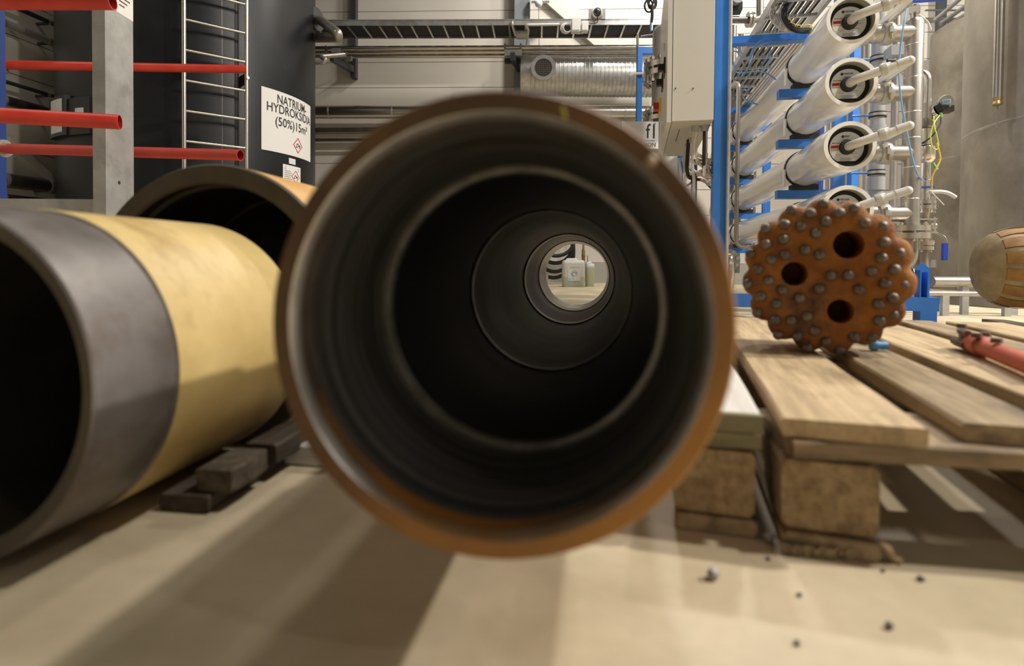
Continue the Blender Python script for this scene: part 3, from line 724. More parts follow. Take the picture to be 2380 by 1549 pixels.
wallrun('steel_pipe', 600, 305.5, 1500, 297, .30, .045, 'stainless_dark', 'dark steel pipe just below the thick shiny pipe')
wallrun('steel_pipe', 600, 327, 1440, 322, .26, .024, 'stainless_dark', 'slim dark pipe, lowest on the back wall left of the casing')
# short nozzles by the tank
a = at(728, 52, 6.2)
t = tank
MB().tube(bend([at(700, 42, 6.35), at(742, 45, 6.1), at(785, 78, 5.75), at(785, 87, 5.8), at(700, 88, 6.35)], .12), px(11, 6), 14).build('nozzle_pipe', 'stainless_matt', t)
MB().lathe([(.0005, 0), (.12, 0), (.12, .03), (.0005, .03)], axframe(at(733, 45, 6.15), (1, -.3, 0)), 24).build('nozzle_flange', 'dark_steel_paint', t)
o = MB().tube(bend([at(728, 146, 6.6), at(752, 146, 6.6), at(757, 137, 6.6), at(744, 132, 6.6), at(800, 127, 6.9)], .06), px(5, 6.6), 10).build('drain_pipe', 'stainless_matt', None)
tag(o, 'small hooked stainless pipe beside the tank under the slim pipes', 'pipe')
# cable tray
a, b_ = wp(640, 54, .85), wp(1545, 51, .85); d = b_ - a; dn = d.normalized()
t = thing('cable_tray', 'long galvanised cable tray high along the back wall', 'cable tray', a)
MB().obox((a + b_)/2 + V((0, 0, .0)), d/2, WN*.006, (0, 0, .034)).obox((a + b_)/2 + V((0, 0, .034)), d/2, WN*.012, (0, 0, .003)).build('side_rail', 'galv_zinc', t)
MB().obox((a + b_)/2 + WN*.42 + V((0, 0, .0)), d/2, WN*.006, (0, 0, .034)).build('side_rail', 'galv', t)
MB().obox((a + b_)/2 + WN*.21 + V((0, 0, .004)), d/2, WN*.19, (0, 0, .018)).build('cable_layer', 'rubber', t)
nr = int(d.length/.205)
for k in range(nr):
    c = a + dn*(.1 + .205*k) + WN*.21 - V((0, 0, .026)); MB().obox(c, dn*.011, WN*.2, (0, 0, .009)).build('rung', 'galv_zinc', t)
# tray bracket by the steel column
def bracket(name, label, parts, loc):
    t = thing(name, label, 'bracket', loc)
    for n_, b, m_ in parts: b.build(n_, m_, t)
    return t
def wbar(x0, y0, o0, x1, y1, o1, w, h):
    a, b_ = wp(x0, y0, o0), wp(x1, y1, o1); d = b_ - a; s_ = d.cross(V((0, 0, 1)))
    s_ = s_.normalized() if s_.length > 1e-5 else V((1, 0, 0)); u_ = s_.cross(d).normalized()
    return MB().obox((a + b_)/2, d/2, s_*w, u_*h)
def saddle(x, y, o_, wpx=18, hpx=12):
    c = wp(x, y, o_); k = px(wpx, 7.4)/2; h = px(hpx, 7.4)/2
    return MB().obox(c, WT*k, WN*.03, (0, 0, h))
bracket('pipe_bracket', 'dark cantilever bracket carrying the slim pipes near the tank', [
    ('arm', wbar(771, 134, .70, 826, 166, .02, .028, .045), 'dark_steel_paint'),
    ('saddle', saddle(782, 119, .64, 20, 10), 'galv'), ('saddle', saddle(795, 127, .52, 20, 10), 'galv'), ('saddle', saddle(808, 136, .40, 20, 10), 'galv'),
    ('clip', saddle(759, 115, .62, 4, 14), 'stainless_dark'), ('clip', saddle(794, 115, .62, 4, 14), 'stainless_dark')], wp(826, 170))
bracket('pipe_bracket', 'dark cantilever bracket carrying the slim pipes at the steel column', [
    ('arm', wbar(1191, 131, .74, 1211, 166, .04, .03, .05), 'dark_steel_paint'),
    ('saddle', saddle(1193, 124, .64, 40, 14), 'galv'), ('saddle', saddle(1196, 142, .5, 46, 10), 'dark_steel_paint'),
    ('clip', saddle(1174, 110, .64, 4, 14), 'stainless_dark'), ('clip', saddle(1210, 110, .64, 4, 14), 'stainless_dark')], wp(1205, 175))
bracket('tray_bracket', 'small galvanised hanger below the cable tray at the steel column', [
    ('arm', wbar(1189, 50, .88, 1199, 82, .72, .012, .02), 'galv_zinc'), ('cable_spool', MB().cyl(wp(1200, 80, .6), wp(1226, 80, .6), .06, n=16), 'pvc_light')], wp(1200, 85, .7))
# steel members of the building
o = MB().obox((wp(824, 60, .06) + wp(824, 172, .06))/2 + V((0, 0, .8)), WT*px(5.5, 8), WN*.06, (0, 0, 1.2)).build('wall_strut', 'dark_steel_paint', None); tag(o, 'dark vertical steel strut on the back wall left of centre', 'strut')
c = wp(1213, 100, .10)
t = thing('steel_column', 'blue grey steel column on the back wall above the middle casing', 'column', (c.x, c.y, 0))
MB().obox((c.x, c.y - .09, 2.9), WT*px(18, 7.8), WN*.006, (0, 0, 2.9)).build('flange', 'grey_steel_paint', t)
MB().obox((c.x, c.y, 2.9), WT*.006, WN*.085, (0, 0, 2.9)).build('web', 'grey_steel_paint', t)
MB().obox((c.x, c.y + .09, 2.9), WT*px(18, 7.8), WN*.006, (0, 0, 2.9)).build('flange', 'dark_steel_paint', t)
a, b_ = wp(1265, -20, .05), wp(1480, 170, .05)
o = MB().obox((a + b_)/2, (b_ - a)/2, (b_ - a).cross(WN).normalized()*.11, WN*.04).build('wall_brace', 'wall_paint', None); tag(o, 'pale diagonal brace across the back wall behind the dome camera', 'brace')
a, b_ = wp(1390, -20, .012), wp(1560, 120, .012)
# spiral duct with its outlet
a, b_ = wp(1211, 178, .45), wp(1530, 180, .45); d = (b_ - a); dn = d.normalized(); dr = px(43.5, 7.55)
t = thing('ventilation_duct', 'galvanised spiral ventilation duct with a round outlet', 'duct', a)
pr_ = [(.0005, 0), (dr*.98, 0), (dr, .02), (dr, .12)]
x = .12
while x < d.length: pr_ += [(dr, x + .01), (dr*1.028, x + .014), (dr*1.028, x + .024), (dr, x + .028)]; x += .052
MB().lathe(pr_, axframe(a, d), 48).build('spiral_pipe', 'galv_zinc', t)
oc = wp(1263, 157, .45 + dr + .14); oa = (CAM - oc); oa.z = -.1; oa = (oa.normalized() + V((-.1, -.6, -.1))).normalized()
om = axframe(oc, -oa); orr = px(29, 7.1)
MB().lathe([(orr*.70, .0), (orr*.98, 0), (orr, .006), (orr*.99, .02), (orr*.8, .05), (orr*.8, .28)], om, 40).build('outlet_collar', 'galv_zinc', t)
MB().lathe([(.0005, .012), (orr*.7, .012)], om, 40).build('outlet_mesh', 'grille', t)
for k in range(9):
    f = (k - 4)/4.5*orr*.7; l = math.sqrt(max((orr*.7)**2 - f*f, 1e-6))
    MB().obox(om @ V((f, .009, 0)), om.to_3x3() @ V((.003, 0, 0)), om.to_3x3() @ V((0, .002, 0)), om.to_3x3() @ V((0, 0, l))).build('mesh_bar', 'stainless_dark', t)
    MB().obox(om @ V((0, .009, f)), om.to_3x3() @ V((l, 0, 0)), om.to_3x3() @ V((0, .002, 0)), om.to_3x3() @ V((0, 0, .003))).build('mesh_bar', 'stainless_dark', t)
# dome camera, boxes, cables
c = wp(1388, 30, .9)
t = thing('dome_camera', 'white dome security camera on a plate above the cable tray', 'camera', wp(1388, 45, .9))
MB().obox(c + WN*.03, WT*px(19.5, 7), WN*.006, (0, 0, px(12, 7))).build('mounting_plate', 'vessel_grey', t)
MB().lathe([(.0005, 0), (px(11.5, 7), 0), (px(12, 7), .02), (px(11, 7), .05), (px(9.5, 7), .06)], axframe(c + WN*.02, -WN), 28).build('housing', 'lamp_white', t)
MB().sphere(c - WN*.035 - V((0, 0, .01)), px(9.3, 7), 20).build('dome', 'glass_dark', t)
MB().tube(spline([c - WN*.03 - V((0, 0, .06)), wp(1388, 52, .93), wp(1370, 55, .95)], 5), .006, 6).build('camera_cable', 'rubber', t)
for i, (x0, x1, y0, y1, lb) in enumerate(((1328, 1349, 42, 76, 'white junction box hanging on the cable tray, left one by the cable loop'), (1351, 1367, 52, 75, 'white junction box hanging on the cable tray, right one below the dome camera'))):
    a, b_ = wp(x0, y1, .95), wp(x1, y0, .95); t = thing('junction_box', lb, 'junction box', (a + b_)/2, 'junction boxes on the cable tray')
    MB().obox((a + b_)/2, WT*((b_.x - a.x)/2), WN*.04, (0, 0, (b_.z - a.z)/2)).build('box', 'lamp_white', t)
    MB().obox((a + b_)/2 - WN*.043, WT*((b_.x - a.x)/2*.86), WN*.004, (0, 0, (b_.z - a.z)/2*.8)).build('lid', 'cable_white', t)
c = wp(1315, 66, .95)
b = MB()
for k in range(3):
    r = px(12 - k*1.2, 7); b.tube([c + V((r*math.cos(a_), -.01*k, r*math.sin(a_))) + V((.01*k, 0, 0)) for a_ in [i*math.pi/10 for i in range(21)]], .006, 6, False)
b.tube(spline([c + V((.05, 0, -.04)), wp(1340, 78, .96), wp(1356, 77, .96)], 5), .006, 6)
tag(b.build('cable_loop', 'cable_white', None), 'coiled loop of white cable hanging from the cable tray', 'cable')
b = MB().tube(bend([wp(1224, 105, .3), wp(1228, 68, .75), wp(1222, 58, .9), wp(1300, 57, .9)], .05), .016, 8); tag(b.build('conduit', 'cable_white', None), 'white bent conduit beside the steel column below the tray', 'conduit')
t = thing('wall_lamp', 'white wall lamp with a hanging cable at the top of the back wall', 'lamp', wp(1252, 12, .3))
MB().sphere(wp(1252, 8, .35), px(9, 7.6), 18).build('globe', 'lamp_white', t)
MB().obox(wp(1256, -6, .30), WT*.12, WN*.04, (0, 0, .06)).build('lamp_base', 'label_white', t)
MB().cyl(wp(1252, 17, .32), wp(1253, 105, .32), .006, n=6).build('lamp_cable', 'pvc_grey', t)
t = thing('hoist_chain', 'black cable loops and a steel hook hanging beside the control cabinet', 'hoist', at(1517, 70, 4.6))
b = MB()
for k in range(4):
    cc = at(1516 + (k % 3 - 1)*4, 2 + 4*(k % 2), 4.6); r = px(9 + k, 4.6)
    b.tube([cc + V((r*.8*math.cos(a_), .02*k, r*1.2*math.sin(a_))) for a_ in [i*math.pi/8 for i in range(17)]], .007, 6, False)
b.build('cable_coil', 'rubber', t)
MB().tube(spline([at(1515, 14, 4.6), at(1516, 35, 4.6), at(1514, 54, 4.6)], 4), .012, 7).build('cable', 'rubber', t)
MB().cyl(at(1514, 54, 4.6), at(1513.5, 72, 4.6), .013, n=8).build('turnbuckle', 'hose_blue', t)
MB().tube([at(1513, 72, 4.6) + V((.014*math.cos(a_), 0, .018*math.sin(a_))) for a_ in [i*math.pi/6 for i in range(-3, 8)]], .004, 6).build('hook', 'rubber', t)
# ================================================================== things seen through the casing
jc0, jc1 = onz(1308.5, 667.5), onz(1358, 667.5); JY = jc0.y; jw = jc1.x - jc0.x; jh = at(1335, 602.5, JY).z
def can(x0, y, w, dep, h, label, liquid, spout=True):
    t = thing('jerrycan', label, 'jerrycan', (x0 + w/2, y + dep/2, 0))
    def sect(s0, s1, z0, z1, mat, nm):
        b = MB(); mt = Matrix.Translation((x0, y, 0)); r = .03
        c = []
        for i, (cx_, cy_) in enumerate(((w - r, dep - r), (r, dep - r), (r, r), (w - r, r))):
            for k in range(5):
                a_ = math.pi/2*i + math.pi/2*k/4; c.append((cx_ + r*math.cos(a_), cy_ + r*math.sin(a_)))
        n = len(c); zz = [(z0, s0), (z1, s1)] if nm != 'shoulder' else [(z0, 1), (z0 + (z1-z0)*.5, .985), (z1, .9)]
        if nm == 'lower_body': zz = [(z0, .95), (z0 + .015, .99), (z0 + .04, 1), (z1, 1)]
        for z, s_ in zz:
            for (x_, y_) in c: b.v.append(V((x0 + w/2 + (x_ - w/2)*s_, y + dep/2 + (y_ - dep/2)*s_, z)))
        for j in range(len(zz) - 1):
            for i in range(n): b.f.append((j*n + i, j*n + (i+1) % n, (j+1)*n + (i+1) % n, (j+1)*n + i))
        b.f.append(tuple(range(n))); b.f.append(tuple((len(zz)-1)*n + i for i in range(n)))
        return b.build(nm, mat, t, smooth=45)
    sect(1, 1, 0, h*liquid, 'can_liquid', 'lower_body'); sect(1, 1, h*liquid, h*.84, 'can_plastic', 'upper_body'); sect(1, 1, h*.84, h*.955, 'can_plastic', 'shoulder')
    MB().tube(bend([V((x0 + w*.18, y + dep*.5, h*.93)), V((x0 + w*.22, y + dep*.5, h*.985)), V((x0 + w*.62, y + dep*.5, h*.985)), V((x0 + w*.66, y + dep*.5, h*.93))], .02), .014, 8).build('handle', 'can_plastic', t)
    MB().cyl((x0 + w*.83, y + dep*.5, h*.9), (x0 + w*.83, y + dep*.5, h*.965), .024, n=18).build('screw_cap', 'can_plastic', t)
    return t
jt = can(jc0.x, JY, jw, .2, jh, 'white jerrycan with a blue logo label, half full, seen through the casing', .36)
p0, p1 = at(1320.3, 654.8, JY), at(1349, 619, JY); lw, lh = p1.x - p0.x, p1.z - p0.z
lab = MB().box(p0.x, p1.x, JY - .003, JY + .002, p0.z, p1.z).build('label', 'label_white', jt)
def jtext(s, size, fx, fy, mat, wd):
    mw = Matrix(((1, 0, 0, p0.x + lw*fx), (0, 0, -1, JY - .0036), (0, 1, 0, p0.z + lh*fy), (0, 0, 0, 1))); text('lettering', s, size, mat, lab, mw, sx=sfit(s, size, lw*wd))
jtext('BIO-PERMATROL 100', lh*.085, .53, .93, 'ink', .82); jtext('MEMBRANE CLEANER', lh*.045, .53, .83, 'pvc_grey', .8)
jtext('ALWATER', lh*.075, .36, .17, 'ink_blue', .28)
cx_, cz_ = p0.x + lw*.5, p0.z + lh*.52
for a0, a1, m_ in ((.6, 2.9, 'ink_green'), (2.9, 4.4, 'ink_blue'), (4.4, 6.1, 'ink_orange'), (-.1, .6, 'ink_blue')):
    n = 14; b = MB()
    for i in range(n + 1):
        a_ = a0 + (a1 - a0)*i/n; ro, ri = lh*.205, lh*(.15 if m_ != 'ink_blue' else .12)
        for r in (ro, ri): b.v.append(V((cx_ + r*math.cos(a_), JY - .0036, cz_ + r*math.sin(a_))))
    b.f = [(2*i, 2*i+1, 2*i+3, 2*i+2) for i in range(n)]; b.build('logo', m_, lab)
b = MB()
for i in range(11):
    a_ = math.pi*(.05 + .9*i/10)
    for r in (lh*.13, lh*.075): b.v.append(V((cx_ + r*math.cos(a_), JY - .0037, cz_ - lh*.02 + r*math.sin(a_))))
b.f = [(2*i, 2*i+1, 2*i+3, 2*i+2) for i in range(10)]; b.build('logo', 'ink_blue', lab)
b = MB().tube([V((p0.x + lw*.12 + lh*.05*math.cos(a_), JY - .0036, p0.z + lh*.18 + lh*.05*math.sin(a_))) for a_ in [i*math.pi/6 for i in range(13)]], .002, 5, False).build('logo', 'ink_blue', lab)
MB().box(p0.x, p1.x, JY - .0038, JY - .0034, p0.z, p0.z + lh*.045).build('print_band', 'ink_blue', lab)
c0 = onz(1357, 664.5); can(c0.x, JY + .12, px(19, JY + .2), .18, at(1366, 611, JY + .12).z, 'olive tinted jerrycan standing right behind the white labelled one', .80)
# black hoses
HY = 7.25
t = thing('hose_coil', 'coiled black rubber hoses hanging on the wall, seen through the casing', 'hose', at(1298, 640, HY))
for k, (cx2, cy2, rx, ry) in enumerate(((1293, 562, 40, 33), (1291, 572, 40, 40), (1289, 580, 44, 52), (1287, 588, 46, 58))):
    pts = [at(cx2 + rx*math.cos(a_), cy2 + ry*math.sin(a_), HY + .03*k) for a_ in [i*math.pi/16 for i in range(33)]]
    MB().tube(pts, px(4.6, HY), 10, False).build('hose', 'rubber', t)
MB().cyl(at(1271, 634, HY), at(1269, 655, HY), px(4.5, HY), n=12).build('hose_fitting', 'stainless', t)
MB().cyl(at(1269, 655, HY), at(1268.5, 660, HY), px(5.5, HY), n=6).build('fitting_nut', 'stainless', t)
a = at(1332, 600, 7.5)
o = MB().cyl((a.x, a.y, 0.0), (a.x, a.y, 1.2), px(3.3, 7.5), n=12).build('riser_pipe', 'cable_white', None); tag(o, 'white riser pipe on the wall behind the jerrycan', 'pipe')
a = at(1356, 590, 7.4)
t = thing('brass_valve', 'brass valve on a thin pipe behind the jerrycan', 'valve', (a.x, a.y, .3))
MB().lathe([(px(2.6, 7.4), 0), (px(2.6, 7.4), .6)], Matrix.Translation((a.x, a.y, .42)) @ Matrix.Rotation(math.pi/2, 4, 'X'), 12).build('pipe', 'stainless', t)
s_ = px(1, 7.4)
MB().lathe([(s_*3, 0), (s_*4, .02), (s_*4, .06), (s_*4.6, .07), (s_*4.6, .10), (s_*4, .11), (s_*4, .15), (s_*3, .17), (s_*2.6, .19)], axframe((a.x, a.y, at(1356, 610, 7.4).z), (0, 0, 1)), 14).build('valve_body', 'brass', t)
MB().cyl(at(1365.5, 594, 7.4), at(1365.5, 609, 7.4), .006, n=8).build('lever', 'brass', t)
MB().cyl((a.x, a.y, at(1356, 610, 7.4).z - .35), (a.x, a.y, at(1356, 610, 7.4).z + .01), s_*3.0, n=10).build('hose_tail', 'rubber', t)
# ================================================================== reverse osmosis skid on the right
SK = .189
sy = V((SK, 1, 0)).normalized(); sx = V((sy.y, -sy.x, 0))
ky = V((.2186, 1, 0)).normalized(); kx = V((ky.y, -ky.x, 0))
# control cabinet
cf = at(1562, 282, 3.0); cr = at(1658, 282, 3.0); cw = (cr - cf).length - .01; cz = cf.z; ctop = 1.95
CX = V((cf.x, cf.y, 0)); CD = 1.03
t = thing('control_cabinet', 'white electrical control cabinet hanging left of the tall blue post', 'cabinet', (cf.x, cf.y, cz))
def cbx(x0, x1, y0, y1, z0, z1): return MB().obox(CX + kx*((x0+x1)/2) + ky*((y0+y1)/2) + V((0, 0, (z0+z1)/2)), kx*((x1-x0)/2), ky*((y1-y0)/2), (0, 0, (z1-z0)/2))
cbx(0, cw, 0, CD, cz, ctop).build('housing', 'cabinet', t)
dr_ = cbx(-.028, -.004, -.006, CD + .006, cz - .006, ctop).build('door', 'cabinet', t)
cbx(-.004, 0, .004, CD, cz + .002, ctop).build('door_gasket', 'ink', t)
cbx(.004, cw - .004, .006, CD - .004, cz - .002, cz).build('bottom_plate', 'cabinet_under', t)
for x, y in ((1570, 206), (1611, 206)):
    p = onpl(x, y, cf, -ky); MB().cyl(p, p - ky*.004, .004, n=8).build('screw', 'stainless_dark', t)
def doorpt(x, y): return onpl(x, y, cf - kx*.028, kx)
for x, y, s_ in ((1546, 158, .03), (1541, 192, .03)):
    p = doorpt(x, y); MB().obox(p - kx*.004, kx*.005, ky*.05, (0, 0, .045)).build('handle_plate', 'black_plastic', dr_)
    MB().obox(p - kx*.022, kx*.018, ky*.02, (0, 0, .018)).build('handle', 'black_plastic', dr_)
p = doorpt(1536, 249)
ms = MB().obox(p - kx*.006, kx*.008, ky*.06, (0, 0, .045)).build('main_switch_plate', 'yellow', dr_)
MB().obox(p - kx*.03, kx*.018, ky*.035, (0, 0, .022)).build('main_switch', 'knob_red', dr_)
for y in (139, 170): 
    p = doorpt(1549, y); MB().obox(p - kx*.001, kx*.0015, ky*.02, (0, 0, .004)).build('marking_strip', 'yellow', dr_)
for y in (110, 300, 332):
    p = doorpt(1545 if y < 200 else 1541, y); MB().obox(p - kx*.003, kx*.004, ky*.012, (0, 0, .02)).build('hinge', 'cabinet', dr_)
def under(fx, fy): return CX + kx*(cw*fx) + ky*(CD*fy) + V((0, 0, cz - .002))
glands = [(.62, .12, .024), (.86, .12, .024), (.62, .42, .013), (.62, .6, .013), (.7, .86, .013), (.88, .86, .013)]
for fx, fy, r in glands: MB().lathe([(.0005, 0), (r, 0), (r*.75, -.03), (r*.5, -.032)], Matrix.Translation(under(fx, fy)) @ Matrix.Rotation(math.pi/2, 4, 'X'), 14).build('cable_gland', 'pvc_grey', t)
for (a, b_) in ((.18, .2), (.3, .55)):
    MB().obox(under(.25, a + .1) - V((0, 0, .001)), kx*.0015, ky*.1, (0, 0, .001)).build('plate_slot', 'ink', t)
# bundles of cables below the cabinet
rnd = random.Random(11)
ORD = ['first', 'second', 'third', 'fourth', 'fifth', 'sixth', 'seventh', 'eighth', 'ninth', 'tenth', 'eleventh', 'twelfth', 'thirteenth', 'fourteenth', 'fifteenth', 'sixteenth', 'seventeenth', 'eighteenth']
ends = [(1657, 372), (1657, 380), (1655, 392), (1654, 402), (1653, 412), (1656, 425), (1652, 430), (1648, 395), (1645, 385), (1640, 374)]
ends += [(1656, 384), (1655, 397), (1654, 407), (1656, 417), (1650, 421), (1653, 436), (1647, 404), (1644, 411)]
rank = sorted(range(len(ends)), key=lambda i: ends[i][1])
for k in range(18):
    gi = [0, 0, 0, 1, 1, 2, 3, 4, 5, 1, 0, 2, 3, 0, 1, 2, 4, 3][k]; fx, fy, r = glands[gi]; s0 = under(fx, fy) - V((0, 0, .03)) + V((rnd.uniform(-.012, .012), 0, 0))
    e = at(ends[k][0], ends[k][1], 3.07 + .10*(k % 4)); m1 = s0 - V((0, 0, .10 + .03*(k % 4))) ; m2 = e + (s0 - e)*.35 - V((0, 0, .05))
    o = MB().tube(spline([s0 + V((0, 0, .02)), m1, m2, e, e + V((.03, .05, .01))], 6), .007 if k % 3 else .009, 7).build('cable', ('cable_grey', 'cable_white', 'cable_grey', 'rubber')[k % 4], None)
    tag(o, ('pale grey cable', 'white cable', 'pale grey cable', 'black cable')[k % 4] + ' from the control cabinet, ' + ORD[rank.index(k)] + ' from top at the blue post', 'cable', 'cables under the control cabinet')
    if k in (0, 3, 9): MB().obox(m1 - V((0, .008, .02)), sx*.008, sy*.003, (.002, 0, .03)).build('cable_tag', 'label_white', o)
for k, (x, y1) in enumerate(((1577, 440), (1588, 445), (1607, 470))):
    a = at(x, 368, 3.95 - .3*k); b_ = at(x + 4, y1, 3.95 - .3*k); o = MB().tube(spline([a, a.lerp(b_, .5) + V((.01, 0, 0)), b_], 4), .009, 7).build('cable', 'cable_white', None)
    tag(o, ['pale cable hanging straight down below the cabinet, leftmost', 'pale cable hanging straight down below the cabinet, second from left', 'pale cable hanging straight down below the cabinet, third from left'][k], 'cable', 'cables under the control cabinet')
# ---- blue frame of the skid
SO = at(1658, 400, 3.03); SO.z = 0                       # left front post, its left edge
t = thing('equipment_frame', 'blue painted steel frame carrying the white pressure vessels', 'frame', SO)
PW = .08; zR0, zR1 = .073, .1435
def sb(x0, x1, y0, y1, z0, z1): return MB().obox(SO + sx*((x0+x1)/2) + sy*((y0+y1)/2) + V((0, 0, (z0+z1)/2)), sx*((x1-x0)/2), sy*((y1-y0)/2), (0, 0, (z1-z0)/2))
sb(0, PW, 0, PW, zR1, 2.3).build('post', 'blue_paint', t)
SWd_ = (at(2181, 700, 2.84) - SO).dot(sx)
sb(-.05, SWd_, 0, .07, zR0, zR1).build('front_rail', 'blue_paint', t)
sb(0, .08, .07, 3.6, zR0, zR1).build('bottom_rail', 'blue_paint', t); sb(SWd_ - .12, SWd_ - .04, .07, 3.6, zR0, zR1).build('bottom_rail', 'blue_paint', t)
for xx in (.0, SWd_ - .085):
    sb(xx, xx + .075, .0, .075, .006, zR0).build('leg', 'blue_paint', t); sb(xx - .015, xx + .09, -.015, .09, 0, .006).build('foot_plate', 'blue_paint', t)
# angle bracket upright at the right corner
xa_ = SWd_ - .09; zt_ = at(2155, 610, 3.0).z
poly = [(0, 0), (.068, 0), (.068, zt_ - zR1 - .035), (.034, zt_ - zR1), (0, zt_ - zR1 - .035)]
MB().prism(poly, .006, frame(SO + sx*xa_ + sy*.05 + V((0, 0, zR1)), sx, sy)).build('corner_bracket', 'blue_paint', t)
sb(xa_ + .034, xa_ + .040, -.0, .05, zR1, zt_ - .05).build('corner_bracket', 'blue_paint', t); sb(xa_, xa_ + .006, .0, .05, zR1, zt_ - .04).build('corner_bracket', 'blue_paint', t)
# ---- pressure vessels
VF = [at(1982, 44, 2.78), at(1979, 191, 2.78), at(1976, 339, 2.78), at(1970, 488, 2.78)]
VL = 3.75; vr = .12; vt = .106
vlab = ['white pressure vessel at the top of the stack of four', 'white pressure vessel second from the top of the stack', 'white pressure vessel third from the top of the stack', 'white pressure vessel at the bottom of the stack, half hidden by the drill bit']
pg = ['PENTAIR', 'PENTAIR', 'PENT', 'PENTAIR']
VT = []; YC = (.71, 2.42)
for i, F in enumerate(VF):
    t2 = thing('pressure_vessel', vlab[i], 'pressure vessel', (F.x, F.y, F.z - vr), 'white pressure vessels'); VT.append(t2)
    mt = axframe(F, sy)
    MB().lathe([(vr*.985, 0), (vr, .004), (vr, .24), (vr*.985, .3), (vt*1.02, .46), (vt, .52), (vt, VL), (.0005, VL)], mt, 56).build('shell', 'frp_white', t2)
    MB().lathe([(.0995, .003), (.1, 0), (vr*.985, 0)], mt, 56).build('end_rim', 'frp_rim', t2)
    MB().lathe([(.0995, .003), (.0995, .050)], mt, 48).lathe([(.097, .018), (.0995, .019), (.097, .023)], mt, 48).build('recess', 'frp_recess', t2)
    MB().lathe([(.0995, .050), (.0005, .050)], mt, 48).build('head_plate', 'rubber', t2)
    # label disc with its flat lower edge
    R_ = .0785; poly = [(R_*math.cos(a), R_*math.sin(a)) for a in [math.radians(-58 + k*296/40) for k in range(41)]]
    ld = MB().prism([(x, z) for x, z in poly], .004, mt @ Matrix.Translation((0, .045, 0))).build('label_disc', 'label_grey', t2, smooth=0)
    wpoly = [(R_*.985*math.cos(a), R_*.985*math.sin(a)) for a in [math.radians(150 + k*60/10) for k in range(11)]] + [(-.02, -.045), (-.015, .03)]
    MB().prism(wpoly, .0006, mt @ Matrix.Translation((0, .0442, 0))).build('label_field', 'label_white', ld, smooth=0)
    def vtxt(s, size, x, z, mat, wd=None):
        mw = mt @ Matrix(((1, 0, 0, x), (0, 0, -1, .0433), (0, 1, 0, z), (0, 0, 0, 1)))
        text('lettering', s, size, mat, ld, mw, sx=(sfit(s, size, wd) if wd else 1))
    vtxt(pg[i], .013, .002, .054, 'ink', .04 if i != 2 else .024)
    d0 = mt @ V((-.028 if i != 2 else -.018, .0435, .054)); MB().obox(d0, (mt.to_3x3() @ V((.004, 0, .004))), mt.to_3x3() @ V((.004, 0, -.004)), mt.to_3x3() @ V((0, .0004, 0))).build('logo', 'ink', ld)
    vtxt('CODELINE', .008, -.006, .038, 'ink', .026)
    vtxt('MODEL 80S30', .008, -.05, .022, 'ink', .034)
    MB().obox(mt @ V((-.055, .0438, .004)), mt.to_3x3() @ V((.017, 0, .0005)), mt.to_3x3() @ V((0, .0004, 0)), mt.to_3x3() @ V((0, 0, .0072))).build('warning_field', 'ink_red', ld)
    vtxt('DANGER', .010, -.055, .004, 'ink', .026)
    vtxt('HIGH PRESSURE', .006, -.054, -.011, 'ink', .033)
    for (x0, x1, z) in ((-.05, -.02, -.034), (-.042, -.02, -.041), (.04, .062, .006), (.04, .064, -.004), (.04, .06, -.009), (.02, .05, -.03), (-.03, .03, -.052), (-.03, .028, -.058), (-.028, .02, -.063)):
        MB().obox(mt @ V(((x0+x1)/2, .0438, z)), mt.to_3x3() @ V(((x1-x0)/2, 0, 0)), mt.to_3x3() @ V((0, .0003, 0)), mt.to_3x3() @ V((0, 0, .0011))).build('print_line', 'pvc_grey', ld)
    if i: 
        MB().cyl(mt @ V((.038, .0435, .044)), mt @ V((.038, .0450, .044)), .009, n=18).build('sticker', 'label_white', ld)
        MB().obox(mt @ V((.038, .043, .044)), mt.to_3x3() @ V((.0045, 0, .0055)), mt.to_3x3() @ V((0, .0003, 0)), mt.to_3x3() @ V((.0006, 0, -.0004))).build('sticker_tick', 'ink', ld)
    MB().lathe([(.0005, .018), (.026, .018), (.034, .022), (.036, .028), (.036, .045)], mt, 32).build('hub', 'rubber', t2)
    for yc in YC:
        MB().lathe([(vt + .0005, yc - .016), (vt + .004, yc - .016), (vt + .004, yc + .016), (vt + .0005, yc + .016)], mt, 48).build('strap', 'rubber', t2)
        c = F + sy*yc; MB().obox(c - sx*(vt + .006) - V((0, 0, .055)), sx*.004, sy*.02, (0, 0, .05)).build('strap_buckle', 'frp_rim', t2)
        pl = [(-.075, -.132), (.075, -.132), (.075, -.1), (.045, -.0965), (0, -vt + .002), (-.045, -.0965), (-.075, -.1)]
        MB().prism(pl, .07, axframe(c - sy*.035, sy)).build('saddle', 'rubber', t2)
# beams of the frame under the vessels
for yc in YC:
    for F in VF:
        c = F + sy*yc; x0 = (c - SO).dot(sx); y0 = (c - SO).dot(sy); z1 = F.z - .132
        if z1 > .25: sb(x0 - .155, (VF[0] - SO).dot(sx) + .22, y0 - .03, y0 + .03, z1 - .05, z1).build('vessel_beam', 'blue_paint', t)
    y0 = (VF[0] + sy*yc - SO).dot(sy); zb = at(1790, 82, 3.45).z
    sb(0, (VF[0] - SO).dot(sx) + .22, y0 - .03, y0 + .03, zb - .022, zb + .022).build('upper_beam', 'blue_paint', t)
    xr = (VF[0] - SO).dot(sx) + .16
    sb(xr, xr + .06, y0 - .03, y0 + .03, zR1, 2.2).build('post', 'blue_paint', t)
    if yc > 1: sb(.0, .08, y0 - .04, y0 + .04, zR1, 2.2).build('post', 'blue_paint', t)
sb(.3, .36, 3.5, 3.56, zR1, 2.2).build('post', 'blue_dark', t)
